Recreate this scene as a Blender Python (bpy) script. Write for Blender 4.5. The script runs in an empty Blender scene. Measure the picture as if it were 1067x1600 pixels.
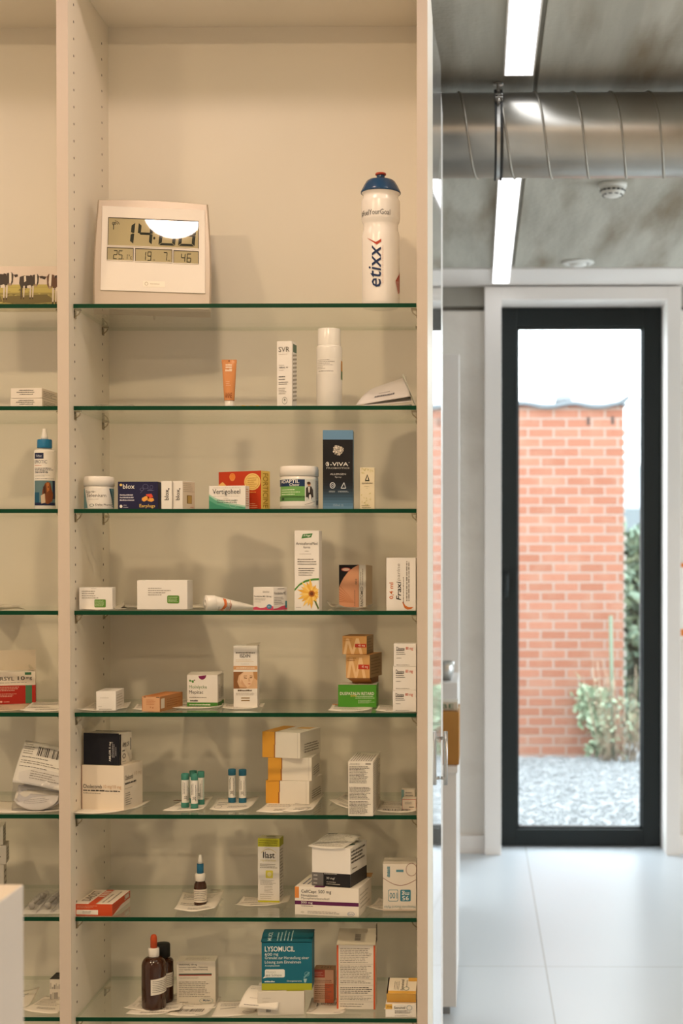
import bpy, bmesh, math, random
from mathutils import Vector, Matrix, noise

random.seed(7)
C = bpy.context.scene.collection
SC = bpy.context.scene
PI = math.pi
def R_(a): return math.radians(a)

# ------------------------------------------------------------------ camera
FW, FH, F = 1067.0, 1600.0, 2222.0
EYE = 1.37
YAW, PITCH = 0.012, 0.013           # a little to the left, a little down
VPX, VPY = 745.0, 876.0             # vanishing point of the room's depth direction
CAMROT = Matrix.Rotation(YAW, 3, 'Z') @ Matrix.Rotation(PI/2 - PITCH, 3, 'X')
_c = CAMROT.transposed() @ Vector((0, 1, 0))
CX = VPX - F*_c.x/(-_c.z)
CY = VPY + F*_c.y/(-_c.z)
cam_data = bpy.data.cameras.new('camera')
cam = bpy.data.objects.new('camera', cam_data); C.objects.link(cam)
cam.location = (0, 0, EYE)
cam.rotation_euler = CAMROT.to_euler()
cam_data.sensor_width = 36.0
cam_data.sensor_fit = 'AUTO'
cam_data.lens = F*36.0/1600.0
cam_data.shift_x = (FW/2 - CX)/1600.0
cam_data.shift_y = (CY - FH/2)/1600.0
cam_data.clip_end = 200
cam_data.dof.use_dof = True
cam_data.dof.focus_distance = 2.72
cam_data.dof.aperture_fstop = 5.0
SC.camera = cam

def ray(px, py):
    return CAMROT @ Vector(((px-CX)/F, -(py-CY)/F, -1))
def W(px, py, d):                    # point seen at a pixel at room depth d
    r = ray(px, py); t = d/r.y
    return Vector((r.x*t, d, EYE + r.z*t))
def Wz(px, py, z):                   # point seen at a pixel on the level z
    r = ray(px, py); t = (z-EYE)/r.z
    return Vector((r.x*t, r.y*t, z))

# ------------------------------------------------------------------ view and light
vs = SC.view_settings
vs.view_transform = 'Standard'; vs.look = 'None'; vs.gamma = 1.0
vs.use_curve_mapping = False
vs.exposure = 0.0
SC.cycles.max_bounces = 10
SC.cycles.diffuse_bounces = 5
SC.cycles.glossy_bounces = 5
SC.cycles.transmission_bounces = 8
SC.cycles.transparent_max_bounces = 24
SC.cycles.caustics_reflective = False
SC.cycles.caustics_refractive = False
SC.cycles.sample_clamp_indirect = 6.0

SKY_STRENGTH = 9.0
SKY_COLOUR = (0.86, 0.94, 1.0)
DOWNLIGHT_W = 2.5
FILL_W = 17.0
WARM = (1.0, 0.76, 0.63)
FILL_C = (1.0, 0.73, 0.46)
STRIP_E = 3.6

world = bpy.data.worlds.new('overcast sky'); SC.world = world
world.use_nodes = True
bg = world.node_tree.nodes['Background']
bg.inputs['Color'].default_value = (*SKY_COLOUR, 1); bg.inputs['Strength'].default_value = SKY_STRENGTH

def portal(loc, rot, sx, sy):
    l = bpy.data.lights.new('window portal', 'AREA'); l.shape = 'RECTANGLE'; l.size = sx; l.size_y = sy
    l.cycles.is_portal = True
    o = bpy.data.objects.new('window_portal', l); C.objects.link(o); o.location = loc; o.rotation_euler = rot
def disc_lamp(loc, size, watts, colour, spread=PI):
    l = bpy.data.lights.new('downlight lamp', 'AREA'); l.shape = 'DISK'; l.size = size
    l.energy = watts; l.color = colour; l.spread = spread
    o = bpy.data.objects.new('downlight_lamp', l); C.objects.link(o); o.location = loc
    return o
CEIL = EYE + 1.28
# ceiling downlights: a row washing the shelves, and unseen lamps added as room fill (fittings built below)
WASH = [(-0.52, 2.34), (-1.30, 2.34), (0.30, 2.34)]
FILL_GRID = [(-1.5, 1.25), (-0.4, 1.25), (1.9, 1.25), (-1.2, -1.0), (1.9, -1.0), (2.8, 3.0)]
for x, y in WASH: disc_lamp((x, y, CEIL-0.012), 0.14, DOWNLIGHT_W, WARM)
for x, y in FILL_GRID: disc_lamp((x, y, CEIL-0.012), 0.16, FILL_W, FILL_C)
RW_X = 4.2                           # right-hand wall with the shop windows
WIN = [(3.6, 4.6), (5.0, 6.4)]
for y0, y1 in WIN:
    portal((RW_X-0.02, (y0+y1)/2, 1.30), (0, PI/2, 0), 2.5, y1-y0)
portal((0.50, 6.80, 1.30), (-PI/2, 0, 0), 0.60, 2.2)

# ------------------------------------------------------------------ materials
def lin(c):
    c /= 255.0
    return c/12.92 if c <= 0.04045 else ((c+0.055)/1.055)**2.4
def rgb(h):
    h = h.lstrip('#'); return tuple(lin(int(h[i:i+2], 16)) for i in (0, 2, 4))
MATS = {}
def principled(name, col, rough=0.5, metal=0.0, spec=0.5, coat=0.0):
    m = bpy.data.materials.new(name); m.use_nodes = True
    b = m.node_tree.nodes['Principled BSDF']
    b.inputs['Base Color'].default_value = (*col, 1); b.inputs['Roughness'].default_value = rough
    b.inputs['Metallic'].default_value = metal; b.inputs['Specular IOR Level'].default_value = spec
    b.inputs['Coat Weight'].default_value = coat
    return m
def mat(key):
    """'#rrggbb' printed card; '#rrggbb!' glossy plastic; '#rrggbb~' matt plastic; or a named material"""
    if key in MATS: return MATS[key]
    assert key[0] == '#', key
    h = key[1:7]; suf = key[7:]
    if suf == '!': m = principled('plastic_'+h, rgb(h), 0.22)
    elif suf == '~': m = principled('matt_'+h, rgb(h), 0.6, spec=0.3)
    else: m = principled('card_'+h, rgb(h), 0.5, spec=0.3)
    MATS[key] = m
    return m
def nodes(m): return m.node_tree.nodes, m.node_tree.links
def noise_mat(name, c1, c2, scale=(1, 1, 1), nscale=4.0, detail=6, rough=0.6, lo=0.35, hi=0.65, bump=0.0, c3=None, s3=(1, 1, 1), n3=2.0, lo3=.5, hi3=.7, spec=0.4, metal=0.0, bscale=None):
    m = principled(name, c1, rough, metal, spec); N, Lk = nodes(m); b = N['Principled BSDF']
    tc = N.new('ShaderNodeTexCoord'); mp = N.new('ShaderNodeMapping'); mp.inputs['Scale'].default_value = scale
    Lk.new(tc.outputs['Object'], mp.inputs['Vector'])
    nz = N.new('ShaderNodeTexNoise'); nz.inputs['Scale'].default_value = nscale; nz.inputs['Detail'].default_value = detail
    Lk.new(mp.outputs[0], nz.inputs['Vector'])
    mr = N.new('ShaderNodeMapRange'); mr.inputs['From Min'].default_value = lo; mr.inputs['From Max'].default_value = hi
    Lk.new(nz.outputs['Fac'], mr.inputs['Value'])
    mx = N.new('ShaderNodeMix'); mx.data_type = 'RGBA'
    mx.inputs['A'].default_value = (*c1, 1); mx.inputs['B'].default_value = (*c2, 1)
    Lk.new(mr.outputs[0], mx.inputs['Factor']); out = mx.outputs['Result']
    if c3:
        mp3 = N.new('ShaderNodeMapping'); mp3.inputs['Scale'].default_value = s3; mp3.inputs['Location'].default_value = (3.1, 1.7, 5.2)
        Lk.new(tc.outputs['Object'], mp3.inputs['Vector'])
        n_ = N.new('ShaderNodeTexNoise'); n_.inputs['Scale'].default_value = n3; n_.inputs['Detail'].default_value = 8
        Lk.new(mp3.outputs[0], n_.inputs['Vector'])
        m3 = N.new('ShaderNodeMapRange'); m3.inputs['From Min'].default_value = lo3; m3.inputs['From Max'].default_value = hi3
        Lk.new(n_.outputs['Fac'], m3.inputs['Value'])
        x3 = N.new('ShaderNodeMix'); x3.data_type = 'RGBA'; x3.inputs['B'].default_value = (*c3, 1)
        Lk.new(out, x3.inputs['A']); Lk.new(m3.outputs[0], x3.inputs['Factor']); out = x3.outputs['Result']
    Lk.new(out, b.inputs['Base Color'])
    if bump:
        bp = N.new('ShaderNodeBump'); bp.inputs['Strength'].default_value = bump; bp.inputs['Distance'].default_value = 0.01
        src = nz
        if bscale:
            src = N.new('ShaderNodeTexNoise'); src.inputs['Scale'].default_value = bscale; src.inputs['Detail'].default_value = 6
            Lk.new(tc.outputs['Object'], src.inputs['Vector'])
        Lk.new(src.outputs['Fac'], bp.inputs['Height']); Lk.new(bp.outputs[0], b.inputs['Normal'])
    return m
def clear_mat(name, tint, rough=0.0, ior=1.5, gloss=1.0):
    m = bpy.data.materials.new(name); m.use_nodes = True; N, Lk = nodes(m)
    N.remove(N['Principled BSDF']); out = N['Material Output']
    tr = N.new('ShaderNodeBsdfTransparent'); tr.inputs['Color'].default_value = (*tint, 1)
    gl = N.new('ShaderNodeBsdfGlossy'); gl.inputs['Roughness'].default_value = rough; gl.inputs['Color'].default_value = (gloss, gloss, gloss, 1)
    fr = N.new('ShaderNodeFresnel'); ge = N.new('ShaderNodeNewGeometry')   # a thin pane: the same reflectance from either side
    mi = N.new('ShaderNodeMapRange'); mi.inputs['To Min'].default_value = ior; mi.inputs['To Max'].default_value = 1/ior
    Lk.new(ge.outputs['Backfacing'], mi.inputs['Value']); Lk.new(mi.outputs[0], fr.inputs['IOR'])
    mx = N.new('ShaderNodeMixShader'); Lk.new(fr.outputs[0], mx.inputs['Fac']); Lk.new(tr.outputs[0], mx.inputs[1]); Lk.new(gl.outputs[0], mx.inputs[2])
    Lk.new(mx.outputs[0], out.inputs['Surface'])
    return m
def emit_mat(name, col, e):
    m = bpy.data.materials.new(name); m.use_nodes = True; N, Lk = nodes(m); b = N['Principled BSDF']
    b.inputs['Base Color'].default_value = (*col, 1); b.inputs['Emission Color'].default_value = (*col, 1); b.inputs['Emission Strength'].default_value = e
    return m

MATS['laminate'] = noise_mat('white_laminate', rgb('#e9e2d4'), rgb('#e6dfd0'), nscale=3, rough=0.45, spec=0.35)
MATS['edge_band'] = principled('laminate_edge_band_shaded', rgb('#cdbfb1'), 0.45, spec=0.35)  # pinkish edge band, darkened to offset lamp light that came out too strong
MATS['lacquer'] = principled('white_lacquer', rgb('#e6e2de'), 0.35, spec=0.5)
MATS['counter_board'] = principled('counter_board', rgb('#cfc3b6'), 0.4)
MATS['gloss_lacquer'] = principled('gloss_white_door', rgb('#dcdcda'), 0.04, spec=0.8, coat=1.0)
MATS['white_paint'] = principled('white_paint', rgb('#ece5df'), 0.5)
MATS['hole'] = principled('peg_hole_shade', rgb('#2a1c10'), 0.9)  # dark colour painting the shade inside the drillings, on flat discs
MATS['glass'] = clear_mat('shelf_glass', (0.965, 0.982, 0.962))
MATS['glass_edge'] = principled('green_glass_edge', (0.001, 0.046, 0.019), 0.3, spec=0.2)
MATS['glass_back'] = clear_mat('glass_back_edge', (0.80, 0.85, 0.78), 0.2)
MATS['pane'] = clear_mat('window_pane', (0.97, 0.985, 0.98))
MATS['film'] = clear_mat('clear_film', (0.93, 0.93, 0.95), 0.12, ior=1.45)
MATS['clip'] = clear_mat('clear_clip', (0.80, 0.76, 0.68), 0.3)
MATS['amber'] = principled('amber_glass', (0.045, 0.014, 0.005), 0.07, spec=0.6)
MATS['steel'] = principled('brushed_steel', (0.55, 0.54, 0.52), 0.28, metal=1.0)
MATS['dark_steel'] = principled('dark_rubber_band', (0.02, 0.02, 0.02), 0.6)
MATS['duct'] = noise_mat('galvanised_steel', (0.56, 0.54, 0.50), (0.45, 0.43, 0.39), nscale=5, rough=0.33, metal=1.0, bump=0.02, bscale=9)
MATS['seam'] = principled('duct_seam', (0.42, 0.39, 0.34), 0.5, metal=1.0)
MATS['door_frame'] = principled('anthracite_frame', rgb('#0e1717'), 0.5, spec=0.4)
MATS['clock_case'] = principled('clock_silver', rgb('#b9ab98'), 0.38, metal=0.15)
MATS['clock_plate'] = principled('clock_plate', rgb('#e4dcd0'), 0.5, metal=0.0)
MATS['lcd'] = principled('lcd_glass', rgb('#b3a67f'), 0.02, spec=0.9, coat=1.0)
MATS['lcd_ink'] = principled('lcd_ink', rgb('#22261d'), 0.02, spec=0.9, coat=1.0)
MATS['squeeze'] = principled('squeeze_plastic', rgb('#efe9e2'), 0.25, spec=0.5)
MATS['led'] = emit_mat('led_diffuser', (0.95, 0.97, 1.0), STRIP_E)
MATS['lens'] = emit_mat('downlight_lens', (1.0, 0.78, 0.5), 3.0)
MATS['leaf'] = noise_mat('pale_leaf', rgb('#5f7657'), rgb('#9dab92'), nscale=25, rough=0.5)
MATS['hedge'] = noise_mat('hedge_leaf', rgb('#3b5244'), rgb('#7e937f'), nscale=9, rough=0.5)
MATS['twig'] = noise_mat('dry_twig', rgb('#6d5d4c'), rgb('#9b8a74'), nscale=20, rough=0.8)
MATS['cardboard'] = noise_mat('brown_cardboard', rgb('#b5823f'), rgb('#a97736'), nscale=8, rough=0.7)

# ------------------------------------------------------------------ mesh builder
class MB:
    def __init__(s): s.v = []; s.f = []; s.m = []; s.sm = []
    def add(s, vs, fs, key, smooth=False):
        o = len(s.v); s.v += [tuple(p) for p in vs]
        for f in fs: s.f.append([i+o for i in f]); s.m.append(key); s.sm.append(smooth)
        return s
    def bm(s, bm, key, smooth=False, M=None):
        bm.verts.index_update()
        vs = [(M @ v.co) if M else v.co for v in bm.verts]
        s.add(vs, [[v.index for v in f.verts] for f in bm.faces], key, smooth); bm.free(); return s
    def box(s, x0, x1, y0, y1, z0, z1, key, bev=0.0, M=None):
        bm = bmesh.new()
        bmesh.ops.create_cube(bm, size=1.0)
        for v in bm.verts:
            v.co = Vector(((x0+x1)/2+v.co.x*(x1-x0), (y0+y1)/2+v.co.y*(y1-y0), (z0+z1)/2+v.co.z*(z1-z0)))
        if bev: bmesh.ops.bevel(bm, geom=bm.edges[:], offset=bev, segments=2, affect='EDGES', profile=0.6)
        return s.bm(bm, key, False, M)
    def lathe(s, prof, key, seg=40, smooth=True, M=None, sx=1.0, sy=1.0):
        vs = []; fs = []
        n = len(prof)
        for r, z in prof:
            for k in range(seg):
                a = 2*PI*k/seg; vs.append(Vector((r*math.cos(a)*sx, r*math.sin(a)*sy, z)))
        for i in range(n-1):
            for k in range(seg):
                k2 = (k+1) % seg
                fs.append([i*seg+k, i*seg+k2, (i+1)*seg+k2, (i+1)*seg+k])
        if prof[0][0] > 1e-6: fs.append([k for k in range(seg)][::-1])
        if prof[-1][0] > 1e-6: fs.append([(n-1)*seg+k for k in range(seg)])
        if M: vs = [M @ v for v in vs]
        return s.add(vs, fs, key, smooth)
    def tube(s, pts, r, key, seg=8, closed=False):
        pts = [Vector(p) for p in pts]; n = len(pts); vs = []; fs = []
        up = Vector((0, 0, 1))
        for i, p in enumerate(pts):
            a = pts[(i-1) % n] if (i or closed) else p; b = pts[(i+1) % n] if (i < n-1 or closed) else p
            t = (b-a).normalized(); x = t.cross(up)
            if x.length < 1e-3: x = t.cross(Vector((0, 1, 0)))
            x.normalize(); y = x.cross(t)
            rr = r[i] if isinstance(r, (list, tuple)) else r
            for k in range(seg):
                an = 2*PI*k/seg; vs.append(p + x*math.cos(an)*rr + y*math.sin(an)*rr)
        for i in range(n if closed else n-1):
            j = (i+1) % n
            for k in range(seg):
                k2 = (k+1) % seg; fs.append([i*seg+k, i*seg+k2, j*seg+k2, j*seg+k])
        if not closed: fs.append(list(range(seg))[::-1]); fs.append([(n-1)*seg+k for k in range(seg)])
        return s.add(vs, fs, key, True)
    def grid(s, fn, nu, nv, key, th=0.0, smooth=True, nrm=Vector((0, 0, 1))):
        """surface fn(u,v) -> point, thickened by th along nrm (or fn-independent callable)"""
        vs = []; fs = []
        for j in range(nv+1):
            for i in range(nu+1): vs.append(Vector(fn(i/nu, j/nv)))
        n = len(vs); w = nu+1
        for j in range(nv):
            for i in range(nu): fs.append([j*w+i, j*w+i+1, (j+1)*w+i+1, (j+1)*w+i])
        if th:
            top = vs; nn = []
            for j in range(nv+1):
                for i in range(nu+1):
                    a = top[j*w+min(i+1, nu)]-top[j*w+max(i-1, 0)]; b = top[min(j+1, nv)*w+i]-top[max(j-1, 0)*w+i]
                    c = a.cross(b); c = c.normalized() if c.length > 1e-12 else Vector(nrm)
                    nn.append(c)
            vs = top + [p-q*th for p, q in zip(top, nn)]
            fs += [[n+i for i in f[::-1]] for f in fs[:nu*nv]]
            edge = [i for i in range(w)] + [j*w+nu for j in range(1, nv+1)] + [nv*w+i for i in range(nu-1, -1, -1)] + [j*w for j in range(nv-1, 0, -1)]
            for a, b in zip(edge, edge[1:]+edge[:1]): fs.append([b, a, n+a, n+b])
        return s.add(vs, fs, key, smooth)
    def build(s, name, parent=None, loc=None, rot=None):
        me = bpy.data.meshes.new(name); keys = []
        for k in s.m:
            if k not in keys: keys.append(k)
        me.from_pydata(s.v, [], s.f)
        for k in keys: me.materials.append(mat(k))
        idx = {k: i for i, k in enumerate(keys)}
        me.polygons.foreach_set('material_index', [idx[k] for k in s.m])
        me.polygons.foreach_set('use_smooth', s.sm)
        me.update()
        o = bpy.data.objects.new(name, me); C.objects.link(o)
        if parent: o.parent = parent
        if loc is not None: o.location = loc
        if rot is not None: o.rotation_euler = rot
        return o
def tag(o, label, cat, group=None, kind=None):
    o['label'] = label; o['category'] = cat
    if group: o['group'] = group
    if kind: o['kind'] = kind
    return o
def struct(o): o['kind'] = 'structure'; return o
def thing(name, label, cat, loc=(0, 0, 0), rot=(0, 0, 0), group=None):
    o = bpy.data.objects.new(name, None); C.objects.link(o); o.location = loc; o.rotation_euler = rot
    o.empty_display_size = 0.02
    return tag(o, label, cat, group)

def face_cam(t): t.rotation_euler[2] = math.atan2(-t.location.x, t.location.y)   # its printed front looks towards the passage
# ------------------------------------------------------------------ print: flat shapes in face fractions (x right, y down from the top)
_tc = {}
def text_mesh(s, bold, slant):
    k = (s, bold, slant)
    if k in _tc: return _tc[k]
    cu = bpy.data.curves.new('t', 'FONT'); cu.body = s; cu.size = 1; cu.resolution_u = 2
    cu.offset = 0.007 if bold else 0.0; cu.shear = slant
    ob = bpy.data.objects.new('t', cu); C.objects.link(ob)
    bpy.context.view_layer.update()
    ev = ob.evaluated_get(bpy.context.evaluated_depsgraph_get()); me = ev.to_mesh()
    vs = [(v.co.x, v.co.y) for v in me.vertices]; fs = [list(p.vertices) for p in me.polygons]
    ev.to_mesh_clear(); bpy.data.objects.remove(ob); bpy.data.curves.remove(cu)
    xs = [v[0] for v in vs] or [0, 1]; ys = [v[1] for v in vs] or [0, 1]
    x0, x1, y0, y1 = min(xs), max(xs), min(ys), max(ys)
    vs = [((x-x0)/max(x1-x0, 1e-6), (y-y0)/max(y1-y0, 1e-6)) for x, y in vs]
    _tc[k] = (vs, fs); return _tc[k]
# every op is (verts, faces, colour, layer), verts in fractions with y down
def R(x0, y0, x1, y1, c, l=1): return [([(x0, y0), (x1, y0), (x1, y1), (x0, y1)], [[0, 1, 2, 3]], c, l)]
def PG(pts, c, l=2): return [(list(pts), [list(range(len(pts)))], c, l)]
def E(cx, cy, rx, ry, c, l=2, n=20, a0=0, a1=2*PI): return PG([(cx+rx*math.cos(a0+(a1-a0)*k/n), cy+ry*math.sin(a0+(a1-a0)*k/n)) for k in range(n)], c, l)
def RR(x0, y0, x1, y1, c, l=2, rx=.03, ry=.03):
    p = []
    for cx, cy, a in ((x1-rx, y1-ry, 0), (x0+rx, y1-ry, 1), (x0+rx, y0+ry, 2), (x1-rx, y0+ry, 3)):
        for k in range(5): p.append((cx+rx*math.cos((a+k/4)*PI/2), cy+ry*math.sin((a+k/4)*PI/2)))
    return PG(p, c, l)
def RING(cx, cy, rx, ry, w, c, l=3, n=24):
    v = []; f = []
    for k in range(n):
        a = 2*PI*k/n; v += [(cx+rx*math.cos(a), cy+ry*math.sin(a)), (cx+rx*(1-w)*math.cos(a), cy+ry*(1-w)*math.sin(a))]
        j = (k+1) % n; f.append([2*k, 2*j, 2*j+1, 2*k+1])
    return [(v, f, c, l)]
def LN(x0, y0, x1, y1, w, c, l=3, asp=1.0):
    dx, dy = x1-x0, (y1-y0)*asp; q = math.hypot(dx, dy) or 1; nx, ny = -dy/q*w/2, dx/q*w/2/asp
    return PG([(x0+nx, y0+ny), (x1+nx, y1+ny), (x1-nx, y1-ny), (x0-nx, y0-ny)], c, l)
def T(s, x0, y0, x1, y1, c, bold=False, rot=0, slant=0.0, l=4):
    vs, fs = text_mesh(s, bold, slant)
    if rot == 0: p = [(x0+a*(x1-x0), y1-b*(y1-y0)) for a, b in vs]
    elif rot == 90: p = [(x1-b*(x1-x0), y1-a*(y1-y0)) for a, b in vs]; p = [(x0+(x1-x0)*(1-b), y1-a*(y1-y0)) for a, b in vs]
    elif rot == -90: p = [(x0+b*(x1-x0), y0+a*(y1-y0)) for a, b in vs]
    else: p = [(x1-a*(x1-x0), y0+b*(y1-y0)) for a, b in vs]      # 180
    return [(p, [list(f) for f in fs], c, l)]
def L(x0, y0, x1, y1, n, c, l=3, fill=0.36, rag=0.35, rot=0, word=0.075, seed=None):
    """n rows of unreadably small print, each a row of word-length dashes"""
    rnd = random.Random(seed if seed is not None else int((x0*7+y0*13+x1*3+n)*1000))
    v = []; f = []
    for i in range(n):
        if rot == 0: a0, a1, b0, bs = x0, x1, y0, (y1-y0)/n
        else: a0, a1, b0, bs = y0, y1, x0, (x1-x0)/n
        end = a1-(a1-a0)*rag*rnd.random(); a = a0; span = (a1-a0)
        while a < end-1e-6:
            w = span*word*(0.5+rnd.random()*1.1); e = min(a+w, end)
            hj = fill*rnd.uniform(.72, 1.05); t0 = b0+bs*(i+0.5+fill/2-hj); t1 = b0+bs*(i+0.5+fill/2)
            k = len(v)
            if rot == 0: v += [(a, t0), (e, t0), (e, t1), (a, t1)]
            else: v += [(t0, y0+y1-a), (t1, y0+y1-a), (t1, y0+y1-e), (t0, y0+y1-e)]
            f.append([k, k+1, k+2, k+3]); a = e+span*0.016
    return [(v, f, c, l)]
def BAR(x0, y0, x1, y1, c, l=3, seed=1, rot=0):
    rnd = random.Random(seed); v = []; f = []; a = 0
    while a < 1:
        w = rnd.choice((.012, .02, .035)); k = len(v); e = min(1, a+w)
        if rot == 0: v += [(x0+a*(x1-x0), y0), (x0+e*(x1-x0), y0), (x0+e*(x1-x0), y1), (x0+a*(x1-x0), y1)]
        else: v += [(x0, y0+a*(y1-y0)), (x1, y0+a*(y1-y0)), (x1, y0+e*(y1-y0)), (x0, y0+e*(y1-y0))]
        f.append([k, k+1, k+2, k+3]); a = e+rnd.choice((.012, .02, .03))
    return [(v, f, c, l)]
def SEG7(ch, x0, y0, x1, y1, c, w=.2, slant=.12, l=4):
    """seven-segment digit"""
    on = {'0': 'abcdef', '1': 'bc', '2': 'abged', '4': 'fgbc', '5': 'afgcd', '6': 'afgecd', '7': 'abc', '8': 'abcdefg', '9': 'abcdfg', 'C': 'afed'}[ch]
    g = 0.02; h = .5; wy = w*.55
    sh = {'a': [(g, 0), (1-g, 0), (1-w, wy), (w, wy)], 'd': [(w, 1-wy), (1-w, 1-wy), (1-g, 1), (g, 1)],
          'b': [(1, g), (1, h-g), (1-w/2, h-g/2), (1-w, h-wy/2), (1-w, wy+g)], 'c': [(1, h+g), (1, 1-g), (1-w, 1-wy-g), (1-w, h+wy/2), (1-w/2, h+g/2)],
          'f': [(0, g), (w, wy+g), (w, h-wy/2), (w/2, h-g/2), (0, h-g)], 'e': [(0, h+g), (w/2, h+g/2), (w, h+wy/2), (w, 1-wy-g), (0, 1-g)],
          'g': [(w, h-wy/2), (1-w, h-wy/2), (1-w/2, h), (1-w, h+wy/2), (w, h+wy/2), (w/2, h)]}
    out = []
    for k in on:
        out += PG([(x0+(px+slant*(1-py))*(x1-x0), y0+py*(y1-y0)) for px, py in sh[k]], c, l)
    return out
def emit(mb, ops, fn, su=0, sv=0):
    """put print on a surface: fn(u, v_up, layer) -> point"""
    for op in ops:
        vs, fs, c, l = op
        if su or sv:
            bm = bmesh.new(); bv = [bm.verts.new((x, y, 0)) for x, y in vs]
            for f in fs:
                try: bm.faces.new([bv[i] for i in f])
                except ValueError: pass
            for n, ax in ((su, 0), (sv, 1)):
                if not n: continue
                lo = min(v[ax] for v in vs); hi = max(v[ax] for v in vs)
                for k in range(math.floor(lo*n)+1, math.ceil(hi*n)):
                    co = [0, 0, 0]; no = [0, 0, 0]; co[ax] = k/n; no[ax] = 1
                    bmesh.ops.bisect_plane(bm, geom=bm.verts[:]+bm.edges[:]+bm.faces[:], plane_co=co, plane_no=no, dist=1e-7)
            bm.verts.index_update()
            vs = [(v.co.x, v.co.y) for v in bm.verts]; fs = [[v.index for v in f.verts] for f in bm.faces]; bm.free()
        mb.add([fn(x, 1-y, l) for x, y in vs], fs, c, bool(su))
EPS = 0.00012
def box_face(face, w, d, h):
    e = EPS
    return {'f': lambda u, v, l: (-w/2+u*w, -d/2-e*l, v*h),
            'r': lambda u, v, l: (w/2+e*l, -d/2+u*d, v*h),
            'l': lambda u, v, l: (-w/2-e*l, d/2-u*d, v*h),
            't': lambda u, v, l: (-w/2+u*w, -d/2+v*d, h+e*l)}[face]

# ------------------------------------------------------------------ the room
WALL_Y = 6.65
FLOORMAT = principled('pale_floor_tile', rgb('#dfe3e5'), 0.22, spec=0.5); MATS['floor'] = FLOORMAT
N, Lk = nodes(FLOORMAT); b = N['Principled BSDF']
tc = N.new('ShaderNodeTexCoord'); br = N.new('ShaderNodeTexBrick')
mp = N.new('ShaderNodeMapping'); mp.inputs['Location'].default_value = (-0.2325+1.2*5, -4.786+2.4*5, 0)
Lk.new(tc.outputs['Object'], mp.inputs['Vector']); Lk.new(mp.outputs[0], br.inputs['Vector'])
br.offset = 0.0; br.squash = 1.0
for k, v in (('Scale', 1.0), ('Mortar Size', 0.003), ('Mortar Smooth', 0.1), ('Bias', 0.0), ('Brick Width', 1.2), ('Row Height', 2.4)): br.inputs[k].default_value = v
br.inputs['Color1'].default_value = (*rgb('#cdd4db'), 1); br.inputs['Color2'].default_value = (*rgb('#cad1d8'), 1); br.inputs['Mortar'].default_value = (*rgb('#a9adae'), 1)
Lk.new(br.outputs['Color'], b.inputs['Base Color'])
nz = N.new('ShaderNodeTexNoise'); nz.inputs['Scale'].default_value = 2.5; Lk.new(tc.outputs['Object'], nz.inputs['Vector'])
mr = N.new('ShaderNodeMapRange'); mr.inputs['To Min'].default_value = 0.30; mr.inputs['To Max'].default_value = 0.42; Lk.new(nz.outputs['Fac'], mr.inputs['Value']); Lk.new(mr.outputs[0], b.inputs['Roughness'])

MATS['concrete_ceiling'] = noise_mat('raw_concrete_ceiling', rgb('#b0ada1'), rgb('#c4c1b5'), scale=(9, 1.0, 1), nscale=1.6, rough=0.75, bump=0.25, bscale=60,
                                     c3=rgb('#8a7d68'), s3=(5, 0.9, 1), n3=1.3, lo3=.50, hi3=.75, lo=.35, hi=.65)
MATS['concrete_wall'] = noise_mat('raw_concrete_wall', rgb('#e0d9d0'), rgb('#e9e3da'), nscale=2.2, rough=0.8, bump=0.2, bscale=40, c3=rgb('#d2c9be'), s3=(1, 1, 1.6), n3=2.2, lo3=.5, hi3=.72)
MATS['concrete_lintel'] = noise_mat('raw_concrete_lintel', rgb('#98948a'), rgb('#aaa69c'), nscale=3, rough=0.8, bump=0.2, bscale=40)

X0, Y0 = -2.6, -3.0
struct(MB().box(X0, RW_X, Y0, 7.0, -0.12, 0.0, 'floor').build('floor'))
# ceiling: planks running away from the camera, with open joints, and a plastered strip along the far wall
JX = [-2.6, -1.04, 0.157, 1.357, 2.557, 3.757, RW_X]
mb = MB()
for a, b_ in zip(JX, JX[1:]):
    mb.box(a+0.005, b_-0.005, Y0, 6.235, CEIL, CEIL+0.15, 'concrete_ceiling', 0.003)
mb.box(X0, RW_X, Y0, 6.235, CEIL+0.012, CEIL+0.16, 'concrete_lintel')
struct(mb.build('ceiling'))
struct(MB().box(X0, RW_X, 6.245, WALL_Y, CEIL-0.004, CEIL+0.15, 'white_paint', 0.002).build('ceiling_border'))
# far wall with the garden door opening
DX0, DX1 = 0.113, 0.880; DTOP = EYE+1.208
mb = MB()
mb.box(X0, DX0-0.002, WALL_Y, 6.95, 0, EYE+1.165, 'concrete_wall')
mb.box(DX1+0.002, RW_X+0.1, WALL_Y, 6.95, 0, EYE+1.165, 'concrete_wall')
mb.box(X0, DX0-0.002, WALL_Y-0.012, 6.95, EYE+1.185, CEIL+0.1, 'concrete_lintel')
mb.box(DX1+0.002, RW_X+0.1, WALL_Y-0.012, 6.95, EYE+1.185, CEIL+0.1, 'concrete_lintel')
mb.box(DX0-0.01, DX1+0.01, WALL_Y, 6.95, DTOP+0.003, CEIL+0.1, 'concrete_lintel')
mb.box(X0, DX0-0.002, WALL_Y+0.03, 6.9, EYE+1.16, EYE+1.19, 'concrete_lintel')
mb.box(DX1+0.002, RW_X, WALL_Y+0.03, 6.9, EYE+1.16, EYE+1.19, 'concrete_lintel')
struct(mb.build('wall_back'))
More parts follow.
